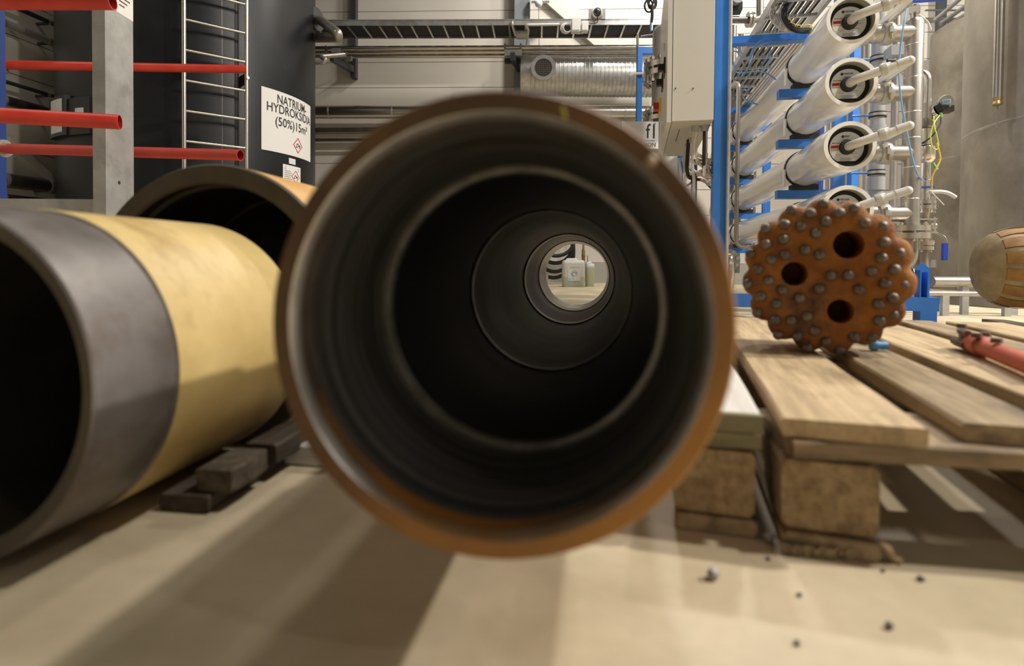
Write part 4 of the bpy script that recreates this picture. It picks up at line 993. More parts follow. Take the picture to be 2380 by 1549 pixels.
# ---- permeate pipes from the hubs
PE = [(2126, -14), (2122, 138), (2120, 290), (2117, 441)]
plb = ['light grey plastic outlet pipe of the topmost vessel', 'light grey plastic outlet pipe of the second vessel', 'light grey plastic outlet pipe of the third vessel', 'light grey plastic outlet pipe of the bottom vessel']
r_ = .0172
for i, F in enumerate(VF):
    mt = axframe(F, sy); h0 = mt @ V((0, .035, 0)); h1 = mt @ V((.0, -.035, .0)); e = at(*PE[i], 2.66)
    t3 = thing('outlet_pipe', plb[i], 'pipe', h0, 'outlet pipes of the pressure vessels')
    dd = (e - h1).normalized(); u0 = h1 + dd*.115
    MB().tube(bend([h0, h1, u0], .055, 7), r_*1.22, 14).build('elbow', 'pvc_light', t3)
    MB().tube(bend([u0, e, e + sy*.33], .03, 6), r_, 14).build('pipe', 'pvc_light', t3)
    um = axframe(u0, dd)
    b = MB()
    prf = [(r_*1.2, -.006), (.0265, -.004), (.0275, .0), (.0275, .02), (.0255, .024), (.0255, .040), (r_, .042)]
    b.lathe(prf, um, 26); un = b.build('union_nut', 'pvc_light', t3)
    for k in range(26):
        a = 2*math.pi*k/26; p = um @ V((.0277*math.cos(a), .01, .0277*math.sin(a))); MB().obox(p, um.to_3x3() @ V((math.cos(a), 0, math.sin(a)))*.0012, dd*.01, um.to_3x3() @ V((-math.sin(a), 0, math.cos(a)))*.0016).build('grip_ridge', 'pvc_light', un)
    MB().lathe([(r_, -.004), (r_*1.2, -.002), (r_*1.2, .045), (r_, .047)], axframe(e - dd*.062, dd), 18).build('end_socket', 'pvc_light', t3)
    MB().sphere(e - dd*.012, r_*1.22, 16).build('end_elbow', 'pvc_light', t3)
# ---- stainless manifold
MX = at(2122, 200, 2.93); MXv = V((MX.x, MX.y, 0)); mr = px(19, 2.93)
zfl = at(2115, 540, 2.93).z; ztop = at(2125, 40, 2.93).z
t4 = thing('manifold_pipe', 'vertical stainless steel manifold with four branches to the vessels', 'pipe', (MX.x, MX.y, zfl))
def MV(z): return V((MXv.x, MXv.y, z))
MB().lathe([(mr, 0), (mr, ztop - zfl - .03), (mr*.8, ztop - zfl - .012), (.0005, ztop - zfl)], axframe(MV(zfl), (0, 0, 1)), 28).build('riser', 'stainless_matt', t4)
for y in (106, 182, 262, 322, 390, 463): 
    z = at(2122, y, 2.93).z; MB().lathe([(mr, -.002), (mr*1.025, 0), (mr, .002)], axframe(MV(z), (0, 0, 1)), 28).build('weld_ring', 'stainless', t4)
for i, F in enumerate(VF):
    z = F.z - .004; s0 = MV(z); dv = (F + sy*.2) - s0; dv.z = 0
    L_ = dv.length - vr*.85; dv.normalize()
    e = s0 + dv*L_
    MB().cyl(s0 + dv*.0, s0 + dv*(L_*.42), mr*.98, n=24).build('branch', 'stainless_matt', t4)
    cc = s0 + dv*(L_*.5)
    cp = MB().lathe([(mr, -.026), (mr*1.28, -.024), (mr*1.34, -.01), (mr*1.34, .01), (mr*1.28, .024), (mr, .026)], axframe(cc, dv), 24).build('coupling_clamp', 'galv', t4)
    for s_ in (1, -1):
        q = cc - sy*mr*1.25 + V((0, 0, s_*.0)) ; 
    q = cc - sy*(mr*1.38); MB().obox(q, dv*.008, sy*.008, (0, 0, .014)).build('clamp_lug', 'galv', cp)
    MB().cyl(q - V((0, 0, .045)), q + V((0, 0, .03)), .006, n=8).build('clamp_bolt', 'brass', cp)
    MB().lathe([(mr*.9, 0), (mr*1.1, .01), (mr*1.1, .05), (mr*.95, .06)], axframe(s0 + dv*(L_*.55), dv), 24).build('branch_stub', 'stainless_matt', t4)
    MB().cyl(s0 + dv*(L_*.55), e, mr*1.0, n=24).build('branch_pipe', 'stainless_matt', t4)
    MB().lathe([(mr*1.05, -.022), (mr*1.3, -.02), (mr*1.3, .02), (mr*1.05, .022)], axframe(s0 + dv*(L_*.93), dv), 24).build('port_clamp', 'galv', t4)
    q = s0 + dv*(L_*.93) - sy*(mr*1.32); MB().cyl(q - V((0, 0, .04)), q + V((0, 0, .03)), .006, n=8).build('clamp_bolt', 'brass', t4)
fr_ = px(43, 2.93)
for z0 in (zfl + .004, zfl - .034): MB().lathe([(mr, 0), (fr_, 0), (fr_, .028), (mr, .028)], axframe(MV(z0), (0, 0, 1)), 40).build('flange', 'stainless', t4)
bolts(t4, MV(zfl), (0, 0, 1), fr_*.78, 8, .010, .10)
el = [MV(zfl - .03), MV(zfl - .14), at(2085, 628, 2.9), at(2060, 650, 2.88)]
MB().tube(bend(el, .09, 8), mr*.97, 22).build('lower_elbow', 'stainless_matt', t4)
# top fittings of the manifold
MB().cyl(MV(ztop - .01), MV(ztop + .06), .018, n=12).build('valve_stem', 'stainless', t4)
MB().cyl(MV(ztop + .02), MV(ztop + .05), .026, n=6).build('valve_nut', 'stainless', t4)
MB().obox(MV(ztop + .085) + sx*.07, sx*.075, sy*.012, (0, 0, .009)).build('valve_lever', 'valve_blue', t4)
MB().tube(spline([MV(ztop + .01) + sx*.02, MV(ztop - .03) + sx*.06, MV(ztop - .07) + sx*.075], 5), .005, 6).build('cable_tie', 'cable_white', t4)
# rubber coupling at the bottom
c = at(2112, 645, 3.2)
t5 = thing('rubber_coupling', 'black rubber pipe coupling with a steel band below the manifold', 'coupling', c)
MB().lathe([(.0005, 0), (.055, 0), (.058, .01), (.05, .03), (.058, .05), (.055, .07), (.0005, .07)], axframe(c - sx*.07, sx), 28).build('bellows', 'rubber', t5)
MB().lathe([(.0005, 0), (.063, 0), (.063, .02), (.0005, .02)], axframe(c + sx*.002, sx), 28).build('steel_band', 'stainless', t5)
# ---- valve line behind the manifold
VY = 3.2; vc = at(2150, 400, VY); VX = V((vc.x, vc.y, 0)); s1 = px(1, VY)
def vz(y): return at(2150, y, VY).z
t6 = thing('valve_line', 'stainless steel valve line with flanges and ball valve right of the manifold', 'pipe', (vc.x, vc.y, vz(612)))
def vlathe(name, prof, mat, n=28): return MB().lathe([(r*s1, vz(y)) for r, y in prof], Matrix.Translation(VX) @ Matrix.Rotation(math.pi/2, 4, 'X') @ Matrix.Scale(1, 4) if False else axframe(VX, (0, 0, 1)), n).build(name, mat, t6)
MB().tube(bend([V((VX.x, VX.y, vz(262))), V((VX.x, VX.y, vz(166))), at(2100, 166, 3.3)], .06, 8), s1*9.5, 18).build('top_elbow', 'stainless', t6)
vlathe('upper_pipe', [(10, 240), (10, 300)], 'stainless_matt')
vlathe('coupling_clamp', [(10, 276), (17, 278), (18.5, 285), (17, 296), (10, 300)], 'stainless_dark')
vlathe('sight_section', [(12, 300), (12, 338)], 'stainless')
vlathe('reducer', [(9, 338), (20, 343), (21, 348), (21, 371), (17, 377), (12, 380)], 'stainless')
vlathe('pipe', [(12, 380), (12, 412), (14, 412), (14, 418), (11, 420), (11, 440), (14, 440), (14, 449), (12, 449), (12, 470)], 'stainless')
vlathe('flange', [(12, 467), (25, 467), (25, 476), (12, 476)], 'stainless'); vlathe('flange', [(12, 478), (25, 478), (25, 487), (12, 487)], 'stainless')
vlathe('cone', [(13, 487), (10, 508)], 'stainless_matt')
vlathe('valve_body', [(10, 508), (12, 512), (14, 524), (12, 538), (10, 542)], 'stainless_matt')
for y in (511, 541): MB().obox(V((VX.x, VX.y, vz(y))), sx*s1*19, sy*s1*19, (0, 0, s1*2)).build('valve_plate', 'stainless', t6)
for dx in (-16, 16): MB().cyl(VX + sx*s1*dx - sy*s1*14 + V((0, 0, vz(544))), VX + sx*s1*dx - sy*s1*14 + V((0, 0, vz(506))), s1*1.6, n=8).build('tie_bolt', 'stainless', t6)
vlathe('lower_cone', [(10, 542), (10, 550), (12, 562)], 'stainless_matt')
vlathe('flange', [(12, 562), (24, 562), (24, 571), (12, 571)], 'stainless'); vlathe('flange', [(12, 573), (24, 573), (24, 582), (12, 582)], 'stainless')
vlathe('lower_pipe', [(12, 582), (12, 625)], 'stainless_matt')
bolts(t6, V((VX.x, VX.y, vz(477))), (0, 0, 1), s1*20, 6, .009, .09); bolts(t6, V((VX.x, VX.y, vz(572))), (0, 0, 1), s1*19, 6, .008, .07)
MB().obox(V((VX.x, VX.y, vz(613))), sx*s1*27, sy*.006, (0, 0, s1*9)).build('mounting_plate', 'galv', t6)
lv = MB().tube(bend([VX + sx*s1*22 + V((0, 0, vz(528))), VX + sx*s1*24 + V((0, 0, vz(540))), at(2199, 552, VY - .05), at(2200, 572, VY - .05)], .02), s1*1.8, 8).build('valve_lever', 'stainless', t6)
MB().obox((at(2196, 566, VY - .05) + at(2195, 605, VY - .05))/2, sx*s1*4.6, sy*.012, (at(2196, 566, VY) - at(2195, 605, VY))/2).build('lever_grip', 'valve_blue', lv)
MB().cyl(VX + sx*s1*18 + V((0, 0, vz(525))), VX + sx*s1*25 + V((0, 0, vz(525))), s1*7, n=14).build('lever_hub', 'stainless', t6)
MB().obox(VX - sy*s1*15 + V((0, 0, vz(437))), sx*s1*12, sy*.008, (0, 0, s1*2)).build('small_lever', 'valve_blue', t6)
MB().tube(spline([at(2158, 447, VY - .06), at(2168, 446, VY - .07), at(2190, 446, VY - .08), at(2206, 450, VY - .08), at(2221, 459, VY - .08)], 6), s1*4.2, 10).build('sample_hose', 'cable_white', t6)
MB().tube([at(2165, 447, VY - .08), at(2194, 477, VY - .1)], .003, 6).build('cable_tie', 'cable_white', t6)
# level instrument
t7 = thing('flow_transmitter', 'round transmitter with a small display beside the manifold', 'instrument', at(2190, 255, VY))
n0, n1, n2, n3 = at(2160, 266, VY + .02), at(2168, 261, VY), at(2178, 256, VY - .02), at(2192, 248, VY - .04)
MB().cyl(n0, n1, s1*13, n=20).build('neck', 'pvc_light', t7); MB().cyl(n1, n2, s1*12.5, n=20).build('collar', 'stainless', t7); MB().cyl(n2, n3, s1*13, s1*15, 20).build('housing', 'black_plastic', t7)
fc = at(2200, 236, VY - .06); fa = (CAM - fc).normalized() + V((.15, 0, 0)); fm = axframe(fc, -fa)
MB().lathe([(.0005, .0), (s1*12, 0), (s1*14, .006), (s1*14.5, .03), (s1*13, .07), (.0005, .07)], fm, 32).build('head', 'pvc_grey', t7)
MB().lathe([(s1*12, -.001), (s1*14.2, -.001), (s1*14.2, .01)], fm, 32).build('bezel', 'galv', t7)
MB().obox(fm @ V((0, -.002, 0)), fm.to_3x3() @ V((s1*7.5, 0, 0)), fm.to_3x3() @ V((0, .001, 0)), fm.to_3x3() @ V((0, 0, s1*4.5))).build('display', 'label_white', t7)
MB().obox(fm @ V((0, -.004, 0)), fm.to_3x3() @ V((s1*6, 0, 0)), fm.to_3x3() @ V((0, .001, 0)), fm.to_3x3() @ V((0, 0, s1*3.3))).build('screen', 'ink_blue', t7)
MB().obox(at(2194, 255, VY - .03), sx*s1*15, sy*.03, (0, 0, s1*7)).build('terminal_box', 'black_plastic', t7)
MB().cyl(at(2187, 262, VY - .05), at(2187, 273, VY - .05), s1*3, n=10).build('plug', 'green', t7)
o = MB().tube(spline([at(2187, 273, VY - .06), at(2185, 290, VY - .08), at(2165, 318, VY - .09), at(2140, 335, VY + .0)], 6), s1*1.6, 7).build('signal_cable', 'rubber', None); tag(o, 'black signal cable from the round transmitter', 'cable')
o = MB().tube(spline([at(2184, 268, VY - .06), at(2172, 285, VY - .08), at(2163, 312, VY - .09), at(2166, 340, VY - .1), at(2176, 348, VY - .1), at(2181, 335, VY - .1), at(2172, 295, VY - .09), at(2170, 270, VY - .05)], 6), s1*1.4, 7).build('earth_wire', 'lime', None); tag(o, 'yellow green earth wire looping below the round transmitter', 'wire')
o = MB().tube(spline([at(2177, 332, VY - .1), at(2184, 358, VY - .1), at(2185, 372, VY - .1), at(2176, 392, VY - .1), at(2167, 410, VY - .09), at(2165, 440, VY - .08)], 6), s1*1.7, 7).build('sensor_cable', 'yellow', None); tag(o, 'yellow sensor cable hanging down the valve line', 'cable')
o = MB().cyl(at(2168, 379, VY - .06), at(2178, 395, VY - .07), s1*3, n=10).build('cable_connector', 'green', None); tag(o, 'small green cable connector beside the yellow cable', 'connector')
# blue air hose in front of the manifold
o = MB().tube(spline([at(2108, 20, 2.84), at(2100, 60, 2.82), at(2092, 120, 2.82), at(2089, 170, 2.82), at(2094, 230, 2.82), at(2104, 290, 2.82), at(2116, 350, 2.83), at(2130, 400, 2.84), at(2148, 422, 2.95)], 6), px(2.1, 2.82), 8).build('air_hose', 'hose_blue', None); tag(o, 'thin blue air hose hanging in front of the manifold', 'hose')
# grey plastic pipe with clamps
gx = at(2040, 250, 3.42); GX = V((gx.x, gx.y, 0)); gr = px(15.5, 3.42)
t8 = thing('drain_pipe', 'vertical grey plastic pipe with clamps behind the vessel ends', 'pipe', (gx.x, gx.y, 0))
MB().cyl(GX + V((0, 0, .2)), GX + V((0, 0, at(2040, 20, 3.42).z)), gr, n=22).build('pipe', 'pvc_grey', t8)
for y in (306, 428): 
    z = at(2040, y, 3.42).z; MB().lathe([(gr, -.04), (gr*1.18, -.038), (gr*1.18, .038), (gr, .04)], axframe(GX + V((0, 0, z)), (0, 0, 1)), 22).build('socket', 'pvc_grey', t8)
for y in (137, 268, 402):
    z = at(2040, y, 3.42).z; cl = MB().lathe([(gr, -.016), (gr*1.16, -.016), (gr*1.16, .016), (gr, .016)], axframe(GX + V((0, 0, z)), (0, 0, 1)), 22).build('pipe_clamp', 'rubber', t8)
    MB().lathe([(gr*1.16, -.008), (gr*1.22, -.008), (gr*1.22, .008), (gr*1.16, .008)], axframe(GX + V((0, 0, z)), (0, 0, 1)), 22).build('clamp_band', 'galv', cl); MB().cyl(GX + V((0, 0, z)) - sx*.14, GX + V((0, 0, z)) - sx*gr, .007, n=8).build('clamp_rod', 'blue_paint', cl)
for k, (x, r, mname, y0, lab) in enumerate(((2012, 12, 'stainless_matt', 3.9, 'slim stainless riser just left of the grey plastic pipe'), (2080, 8, 'stainless_matt', 4.3, 'slim stainless riser between the grey pipe and the manifold'))):
    p = at(x, 250, y0); o = MB().cyl((p.x, p.y, .3), (p.x, p.y, 2.3), px(r, y0), n=16).build('riser_pipe', mname, None); tag(o, lab, 'pipe')
# slanted grey pipes behind
for k, (x0, y0, x1, y1, lab) in enumerate(((2030, 75, 2140, -20, 'slanting grey plastic pipe behind the top outlet pipe'), (2040, 195, 2110, 148, 'slanting grey plastic pipe behind the second outlet pipe'), (2035, 345, 2105, 300, 'slanting grey plastic pipe behind the third outlet pipe'))):
    a, b_ = at(x0, y0, 3.25), at(x1, y1, 3.05); o = MB().tube([a, b_], px(10, 3.1), 14).build('branch_pipe', 'pvc_grey', None); tag(o, lab, 'pipe')
# valve actuator between vessels
t9 = thing('valve_actuator', 'grey valve actuator behind the blue air hose', 'actuator', at(2085, 140, 3.3))
p = at(2085, 122, 3.3); MB().obox(p, sx*px(20, 3.3), sy*.05, (0, 0, px(11, 3.3))).build('housing', 'pvc_grey', t9)
MB().obox(p + V((0, 0, px(10, 3.3))), sx*px(17, 3.3), sy*.045, (0, 0, px(3, 3.3))).build('cover', 'vessel_grey', t9)
MB().cyl(p - V((0, 0, px(11, 3.3))), p - V((0, 0, px(30, 3.3))), px(7, 3.3), n=14).build('stem', 'stainless', t9)
MB().cyl(at(2062, 141, 3.26), at(2080, 141, 3.26), px(4, 3.26), n=8).build('knob', 'black_plastic', t9)
# conduit, thin tube beside the post
a = at(1694, 300, 3.0); o = MB().cyl((a.x, a.y - .0, .15), (a.x, a.y, 2.2), px(4, 3.0), n=10).build('conduit', 'galv_zinc', None); tag(o, 'thin galvanised conduit along the tall blue post', 'conduit')
a = at(1717, 190, 3.3); z0 = at(1712, 574, 3.3).z
o = MB().tube(bend([V((a.x, a.y + .4, at(1717, 190, 3.3).z + .02)), V((a.x, a.y, at(1717, 190, 3.3).z)), V((a.x, a.y, z0)), V((a.x + .25, a.y, z0))], .05, 6), px(5, 3.3), 12).build('drain_tube', 'stainless_matt', None); tag(o, 'thin stainless tube with a bend standing right of the blue post', 'pipe')
# ---- cable ladder above, seen from below
zl = CAMH + 1.576; lx0 = V((1.574, 3.44, zl)); 
t10 = thing('cable_ladder', 'galvanised cable ladder running back above the vessels', 'cable ladder', lx0)
A0 = lx0 - sy*.4; A1_ = lx0 + sy*3.3; B0 = A0 + sx*.315; B1 = A1_ + sx*.315
for p, q in ((A0, A1_), (B0, B1)): MB().obox((p + q)/2 + V((0, 0, .03)), sx*.004, (q - p)/2, (0, 0, .03)).obox((p + q)/2, sx*.011, (q - p)/2, (0, 0, .002)).build('side_rail', 'galv_zinc', t10)
for k in range(15): 
    c = A0 + sy*(.18 + .25*k) + sx*.157; MB().obox(c, sx*.157, sy*.012, (0, 0, .009)).build('rung', 'galv_zinc', t10)
for k in range(12):
    mtl = ('pvc_grey', 'rubber', 'cable_grey', 'rubber')[k % 4]; xx = .03 + .0225*k; pts = [A0 + sx*(xx + rnd.uniform(-.002, .002)) + sy*(.3*j) + V((0, 0, .024 + .006*(k % 2))) for j in range(12)]
    o = MB().tube(spline(pts, 2), .0085, 6).build('cable', mtl, None); tag(o, {'rubber': 'black', 'pvc_grey': 'dark grey', 'cable_grey': 'pale grey'}[mtl] + ' cable lying on the cable ladder, ' + ORD[k] + ' from its left rail', 'cable', 'cables on the cable ladder')
for k in range(4):
    p = at(1850 + 9*k, 100, 3.6); p.z = at(1790, 82, 3.45).z + .022 + px(4.5, 3.6); q = p + sy*2.8; o = MB().cyl(p, q, px(4.1, 3.6), n=10).build('instrument_tube', 'stainless', None); tag(o, 'slim stainless tube running back beside the topmost vessel, ' + ORD[k] + ' from the left', 'tube', 'slim tubes beside the topmost vessel')
# looping black hoses at the top
for k in range(3):
    o = MB().tube(spline([at(1842 - 2*k, -10, 3.55), at(1826 - 3*k, 25, 3.5), at(1828, 48 + 3*k, 3.45), at(1850, 66 + 3*k, 3.42), at(1885, 68 + 3*k, 3.42)], 6), px(4.2, 3.45), 8).build('hose', 'rubber', None); tag(o, 'thick black cable looping down over the upper blue beam, ' + ['innermost', 'middle', 'outermost'][k] + ' of three', 'cable', 'black cables over the upper blue beam')
for k in range(6):
    o = MB().tube(spline([at(1800 + 5*k, 0, 3.6), at(1790 + 6*k, 35, 3.52), at(1802 + 5*k, 58, 3.46), at(1822 + 6*k, 72, 3.44), at(1846 + 3*k, 74, 3.44)], 6), px(2.2, 3.5), 7).build('cable', 'cable_grey', None); tag(o, 'grey cable looping onto the upper blue beam, ' + ORD[k] + ' from the left', 'cable', 'grey cables over the upper blue beam')
o = MB().tube(spline([at(1834, 40, 3.4), at(1845, 55, 3.38), at(1862, 59, 3.38), at(1880, 57, 3.38), at(1890, 64, 3.4)], 6), px(1.3, 3.4), 6).build('wire', 'yellow', None); tag(o, 'thin yellow wire beside the looping black cables', 'wire')
# light blue air tubes
bl_ = [[(1698, 108, 3.6), (1715, 112, 3.6), (1722, 122, 3.7), (1735, 135, 3.9)], [(1698, 118, 3.6), (1712, 120, 3.6), (1722, 132, 3.7), (1728, 150, 3.9)], [(1698, 135, 3.6), (1706, 150, 3.6), (1708, 165, 3.6), (1718, 170, 3.7)],
       [(1795, 88, 3.5), (1775, 102, 3.5), (1752, 112, 3.5), (1745, 130, 3.5), (1738, 160, 3.6), (1720, 182, 3.6)], [(1778, 88, 3.5), (1757, 103, 3.5), (1750, 125, 3.5), (1742, 148, 3.5)], [(1716, 170, 3.6), (1740, 168, 3.6), (1765, 166, 3.6), (1785, 172, 3.6), (1803, 185, 3.65)], [(1715, 205, 3.7), (1735, 210, 3.7), (1748, 198, 3.7)], [(1728, 228, 3.7), (1745, 238, 3.7), (1762, 243, 3.7)]]
for k, pts in enumerate(bl_):
    o = MB().tube(spline([at(*p) for p in pts], 5), px(1.7, 3.6), 6).build('air_tube', 'hose_blue', None); tag(o, 'thin light blue air tube ' + ['leaving the blue post just below the upper beam', 'leaving the blue post second below the upper beam', 'hanging in a bow right beside the blue post', 'winding from the upper blue beam to the bent steel tube', 'dropping short from the upper blue beam', 'arching across the ladder rungs to the topmost vessel', 'lying short across a low ladder rung', 'sagging lowest beside the topmost vessel'][k], 'hose', 'light blue air tubes behind the post')
# pumps and pipes deep inside the skid
t11 = thing('process_valve', 'grey valve with a round cover at the top behind the blue post', 'valve', at(1708, 40, 4.3))
p = at(1709, 0, 4.3); MB().cyl(p - V((0, .05, 0)), p + V((0, .05, 0)), px(13, 4.3), n=24).build('cover', 'pvc_grey', t11)
MB().obox(at(1708, 20, 4.35), sx*px(14, 4.3), sy*.05, (0, 0, px(9, 4.3))).build('body', 'black_plastic', t11)
MB().cyl(at(1690, 46, 4.35), at(1742, 46, 4.35), px(8, 4.35), n=18).build('pipe', 'stainless_dark', t11)
for x in (1737, 1745): MB().cyl(at(x, 46, 4.35), at(x + 5, 46, 4.35), px(17, 4.35), n=24).build('flange', 'stainless', t11)
o = MB().tube(bend([at(1748, 46, 4.35), at(1766, 44, 4.35), at(1767, -30, 4.35)], .08, 7), px(8, 4.35), 16).build('steel_pipe', 'stainless_matt', None); tag(o, 'stainless pipe bending upwards behind the cable ladder', 'pipe')
for k, (x, r, y0, Y, y1, lab) in enumerate(((1705, 7, 60, 5.4, 300, 'stainless riser nearest the tall blue post'), (1722, 6, 80, 5.6, 300, 'stainless riser second from the tall blue post'), (1760, 3, 90, 5.8, 300, 'thin riser in front of the black shelf'))):
    a = at(x, y0, Y); o = MB().cyl((a.x, a.y, .2), a, px(r, Y), n=14).build('riser_pipe', 'stainless_matt', None); tag(o, lab, 'pipe')
a, b_ = at(1747, 115, 7.35), at(1782, 300, 7.35)
t12 = thing('switch_cabinet', 'black slatted cabinet on the back wall behind the cable ladder', 'cabinet', ((a.x + b_.x)/2, 7.5, b_.z))
MB().box(a.x, b_.x, 7.35, 7.9, b_.z, a.z).build('housing', 'rubber', t12)
for k in range(4): MB().box(a.x + (b_.x - a.x)*(.15 + .22*k), a.x + (b_.x - a.x)*(.19 + .22*k), 7.34, 7.35, b_.z, a.z).build('slat', 'vessel_grey', t12)
t13 = thing('pump', 'stainless pump with a round cover plate low behind the blue post', 'pump', at(1700, 640, 3.5))
c = at(1692, 606, 3.55); MB().cyl(c, c + sy*.03, px(27, 3.55), n=32).build('cover_plate', 'stainless_matt', t13)
bolts(t13, c + sy*.01, sy, px(21, 3.55), 8, .010, .05)
MB().tube(bend([c - sy*.0 + V((0, 0, 0)), at(1694, 596, 3.38), at(1697, 640, 3.42), at(1694, 668, 3.46)], .06, 7), px(11, 3.4), 18).build('elbow', 'stainless', t13)
# ---- blue rack and filter vessel behind the cabinet
FY = 5.0
a = at(1484, 300, FY); b0 = at(1480, 113, FY)
t14 = thing('filter_rack', 'slim blue steel rack standing beside the grey filter vessel', 'frame', (a.x, a.y, 0))
MB().box(a.x - px(5.5, FY), a.x + px(5.5, FY), FY - .03, FY + .03, 0, at(1484, 112, FY).z).build('post', 'blue_paint', t14)
for y0, y1 in ((112, 126), (182, 191)): MB().box(a.x - px(4, FY), at(1560, 200, FY).x, FY - .025, FY + .025, at(1500, y1, FY).z, at(1500, y0, FY).z).build('cross_bar', 'blue_paint', t14)
MB().cyl(at(1482, 112, FY), at(1482, 80, FY), px(3, FY), n=10).build('threaded_rod', 'stainless_dark', t14)
MB().tube(spline([at(1500, 171, FY - .05), at(1480, 171, FY - .06), at(1463, 176, FY - .06)], 4), px(3, FY), 8).build('hose_stub', 'cable_white', t14)
fY = 4.62; fx = at(1546, 200, fY); FXv = V((fx.x, fx.y, 0)); fr0 = px(30, fY)
def fz(y): return at(1546, y, fY).z
t15 = thing('filter_vessel', 'grey filter vessel with bolted flanges behind the control cabinet', 'vessel', (fx.x, fx.y, 0))
MB().lathe([(fr0, .0), (fr0, fz(75)), (fr0*.85, fz(65)), (fr0*.5, fz(58)), (.0005, fz(56))], axframe(FXv, (0, 0, 1)), 40).build('body', 'vessel_grey', t15)
for y0, y1 in ((152, 164), (170, 182), (262, 270), (275, 285)): MB().lathe([(fr0, fz(y1)), (fr0*1.65, fz(y1)), (fr0*1.65, fz(y0)), (fr0, fz(y0))], axframe(FXv, (0, 0, 1)), 40).build('flange', 'stainless', t15)
bolts(t15, V((fx.x, fx.y, fz(168))), (0, 0, 1), fr0*1.42, 14, .022, .2)
bolts(t15, V((fx.x, fx.y, fz(274))), (0, 0, 1), fr0*1.42, 14, .018, .14)
MB().cyl(at(1550, 14, fY - .25), at(1549, 32, fY - .25), px(4, fY), n=8).build('lifting_bolt', 'stainless_dark', t15)
MB().tube([at(1488, 85, FY - .1), at(1520, 80, FY - .05)], px(2, FY), 8).build('lever', 'stainless_dark', t15)
# sign
SGY = 4.40
sa, sb_ = at(1505, 346, SGY), at(1531, 283, SGY)
t16 = thing('company_sign', 'white sign with black lettering and a blue mark on the filter vessel', 'sign', ((sa.x + sb_.x)/2, SGY, sa.z))
x0s = sa.x - px(60, SGY)
pb = MB().box(x0s, sb_.x, SGY, SGY + .01, sa.z, sb_.z).build('board', 'label_white', t16)
def sgtext(s, size, x, y, mat, wd):
    p = at(x, y, SGY); mw = Matrix(((1, 0, 0, p.x), (0, 0, -1, SGY - .0015), (0, 1, 0, p.z), (0, 0, 0, 1))); text('lettering', s, size, mat, pb, mw, sx=sfit(s, size, wd))
sgtext('f1', px(42, FY), 1515, 307, 'ink', px(18, FY)); sgtext('ION', px(12, FY), 1513, 337, 'ink', px(19, FY))
p, q = at(1520, 286, SGY), at(1524, 290, SGY); MB().box(p.x, q.x, SGY - .003, SGY, q.z, p.z).build('blue_mark', 'ink_blue', pb)
p, q = at(1498, 326, SGY), at(1522, 328, SGY); MB().box(p.x, q.x, SGY - .003, SGY, q.z, p.z).build('blue_line', 'ink_blue', pb)
t17 = thing('sensor_block', 'small white valve block with brass fittings left of the company sign', 'valve block', at(1500, 322, FY - .35))
MB().obox(at(1499, 312, FY - .35), WT*px(3.5, FY), WN*.03, (0, 0, px(13, FY))).build('block', 'lamp_white', t17)
for y in (304, 312): MB().cyl(at(1499, y, FY - .35), at(1484, y, FY - .35), px(2, FY), n=8).build('fitting', 'brass', t17)
# ================================================================== stainless tanks on the right
def stank(cx2, cy2, R, h, label, seams, loc=None):
    t = thing('steel_tank', label, 'tank', (cx2, cy2, 0), 'stainless tanks on the right')
    MB().lathe([(.0005, .0), (R, 0), (R, h), (R*.9, h + .03), (.0005, h + .05)], axframe((cx2, cy2, 0), (0, 0, 1)), 120).build('shell', 'tank_steel', t)
    for z in seams: MB().lathe([(R, z - .012), (R + .003, z), (R, z + .012)], axframe((cx2, cy2, 0), (0, 0, 1)), 120).build('weld_seam', 'stainless_matt', t)
    return t
an = math.atan((2226 - 1190)/FP); d_ = 6.6; Rk = 1.2; tt_ = an + math.asin(Rk/d_)
K1 = (d_*math.sin(tt_), d_*math.cos(tt_)); sz = oncyl(2290, 297, K1, Rk).z
k1 = stank(K1[0], K1[1], Rk, 4.6, 'large stainless steel tank at the right edge', (sz,))
an = math.atan((2148 - 1190)/FP); d_ = 9.0; Rk2 = .8; tt_ = an + math.asin(Rk2/d_)
K2 = (d_*math.sin(tt_), d_*math.cos(tt_)); k2 = stank(K2[0], K2[1], Rk2, oncyl(2200, 57, K2, Rk2).z, 'stainless steel tank standing further back left of the large one', (oncyl(2200, 368, K2, Rk2).z,))
# half round edge profile of the large tank
p = oncyl(2322, 100, K1, Rk + .06); zb_ = oncyl(2322, 225, K1, Rk + .06).z
t18 = thing('overflow_pipe', 'narrow stainless overflow pipe hanging on the large tank', 'pipe', (p.x, p.y, zb_))
MB().cyl((p.x, p.y, zb_), (p.x, p.y, 4.2), px(9.5, 4.3), n=16).build('pipe', 'stainless', t18)
MB().lathe([(.0005, -.06), (px(9, 4.3), -.06), (px(10, 4.3), -.05), (px(8, 4.3), -.03), (px(10, 4.3), -.015), (px(9.5, 4.3), .0), (.0005, .0)], axframe((p.x, p.y, zb_), (0, 0, 1)), 18).build('hose_coupling', 'brass', t18)
MB().obox(V((p.x, p.y, zb_ - .15)), (.012, .006, 0), (0, .002, 0), (0, 0, .085)).build('tag_strip', 'galv', t18)
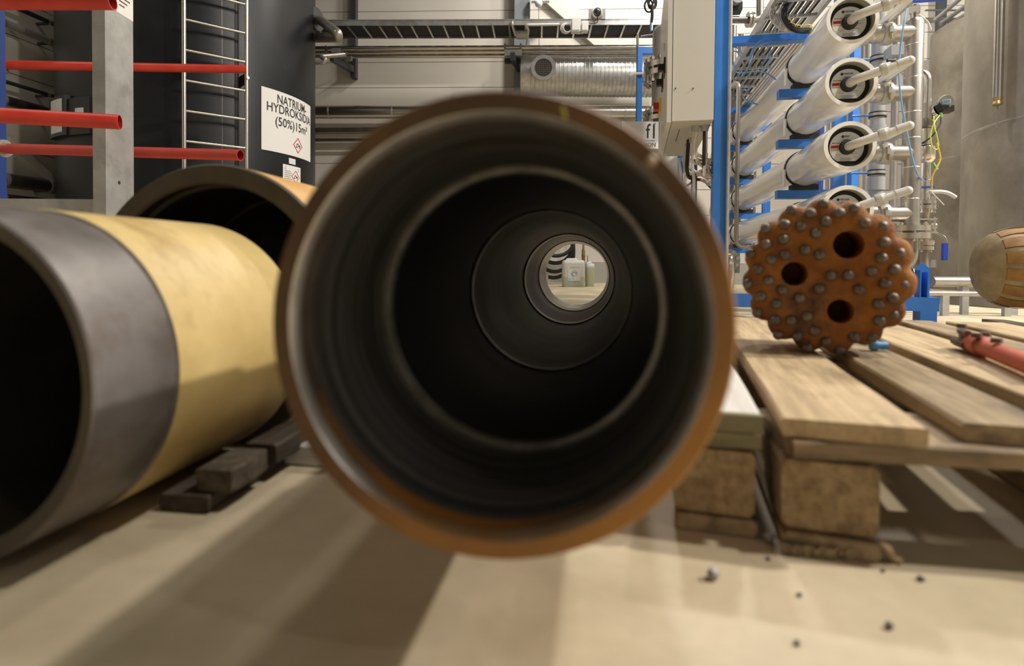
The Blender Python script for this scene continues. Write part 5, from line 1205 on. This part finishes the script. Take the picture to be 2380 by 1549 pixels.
# walkway and rails at the top right
t19 = thing('walkway', 'galvanised walkway grating and rails at the top right above the tank', 'walkway', at(2190, 55, 7.0))
MB().obox((at(2150, 48, 7.0) + at(2250, 50, 7.0))/2, (at(2250, 50, 7.0) - at(2150, 48, 7.0))/2, (0, .02, 0), (0, 0, .02)).build('edge_beam', 'galv', t19)
for x0, y0, x1, y1 in ((2170, 50, 2240, -10), (2185, 56, 2250, 10), (2205, 58, 2250, 30)):
    MB().cyl(at(x0, y0, 6.9), at(x1, y1, 6.9), .025, n=10).build('rail', 'galv', t19)
for y in (24, 43): MB().obox((at(2150, y, 7.05) + at(2250, y, 7.05))/2, (at(2250, y, 7.05) - at(2150, y, 7.05))/2, (0, .01, 0), (0, 0, .008)).build('grating_bar', 'galv', t19)
c = wp(2182, 20, .1); o = MB().box(c.x - px(8, 7.7), c.x + px(12, 7.7), c.y - .05, c.y, 2.9, 4.6).build('steel_member', 'dark_steel_paint', None); tag(o, 'dark vertical steel member on the back wall at the top right', 'column')
# low pipes in front of the tanks
for k, (x0, y0, x1, y1, Y, r, lab) in enumerate(((2166, 655, 2420, 657, 3.5, 12, 'stainless pipe running low along the floor towards the drill hammer'), (2100, 681, 2420, 686, 3.4, 6, 'thin stainless pipe below the low stainless pipe on the right'))):
    a, b_ = at(x0, y0, Y), at(x1, y1, Y); a.z = b_.z = (a.z + b_.z)/2
    t = thing('floor_pipe', lab, 'pipe', a); MB().cyl(a, b_, px(r, Y), n=18).build('pipe', 'stainless_matt', t)
    for f in (.3, .75): c = a.lerp(b_, f); MB().box(c.x - .02, c.x + .02, c.y - .012, c.y + .012, 0, c.z - px(r, Y)*.6).build('pipe_foot', 'galv', t)
a, b_ = onz(2170, 706, 0), onz(2380, 723, 0)
o = MB().obox((a + b_)/2 + V((0, .25, .035)), (b_ - a)/2*1.3, (b_ - a).cross(V((0, 0, 1))).normalized()*.03, (0, 0, .035)).build('floor_kerb', 'stainless_dark', None); tag(o, 'dark low steel kerb on the floor in front of the large tank', 'kerb')
p0, p1 = onz(2325, 755), onz(2440, 775)
o = plank('loose_board', None, V(((p0.x + p1.x)/2, (p0.y + p1.y)/2 + .05, .012)), (p1 - p0), None, (p1 - p0).length, .10, .024, 'dark_timber', 120); tag(o, 'dark loose board on the floor beyond the pallet at the right edge', 'board')

for k, (x, w_, Y, mat, lab) in enumerate(((1905, 6, 4.4, 'blue_dark', 'dark blue post behind the vessels, leftmost of three'), (1985, 9, 4.2, 'blue_paint', 'bright blue post behind the vessel ends'), (1950, 5, 4.9, 'blue_dark', 'dark blue post behind the vessels, middle of three'))):
    a = at(x, 300, Y); o = MB().box(a.x - px(w_, Y), a.x + px(w_, Y), a.y - .03, a.y + .03, 0, 2.0).build('frame_post', mat, None); tag(o, lab, 'post', 'posts behind the vessels')
for k, (x, w_, Y, lab) in enumerate(((1885, 3, 4.7, 'thin steel riser behind the vessels, leftmost'), (1925, 4, 4.6, 'steel riser behind the vessels, second from left'), (1938, 3, 5.1, 'thin steel riser behind the vessels, third from left'), (1968, 4, 4.7, 'steel riser behind the vessels, nearest their ends'))):
    a = at(x, 300, Y); o = MB().cyl((a.x, a.y, 0), (a.x, a.y, 2.1), px(w_, Y), n=12).build('riser_pipe', 'stainless_matt', None); tag(o, lab, 'pipe', 'risers behind the vessels')
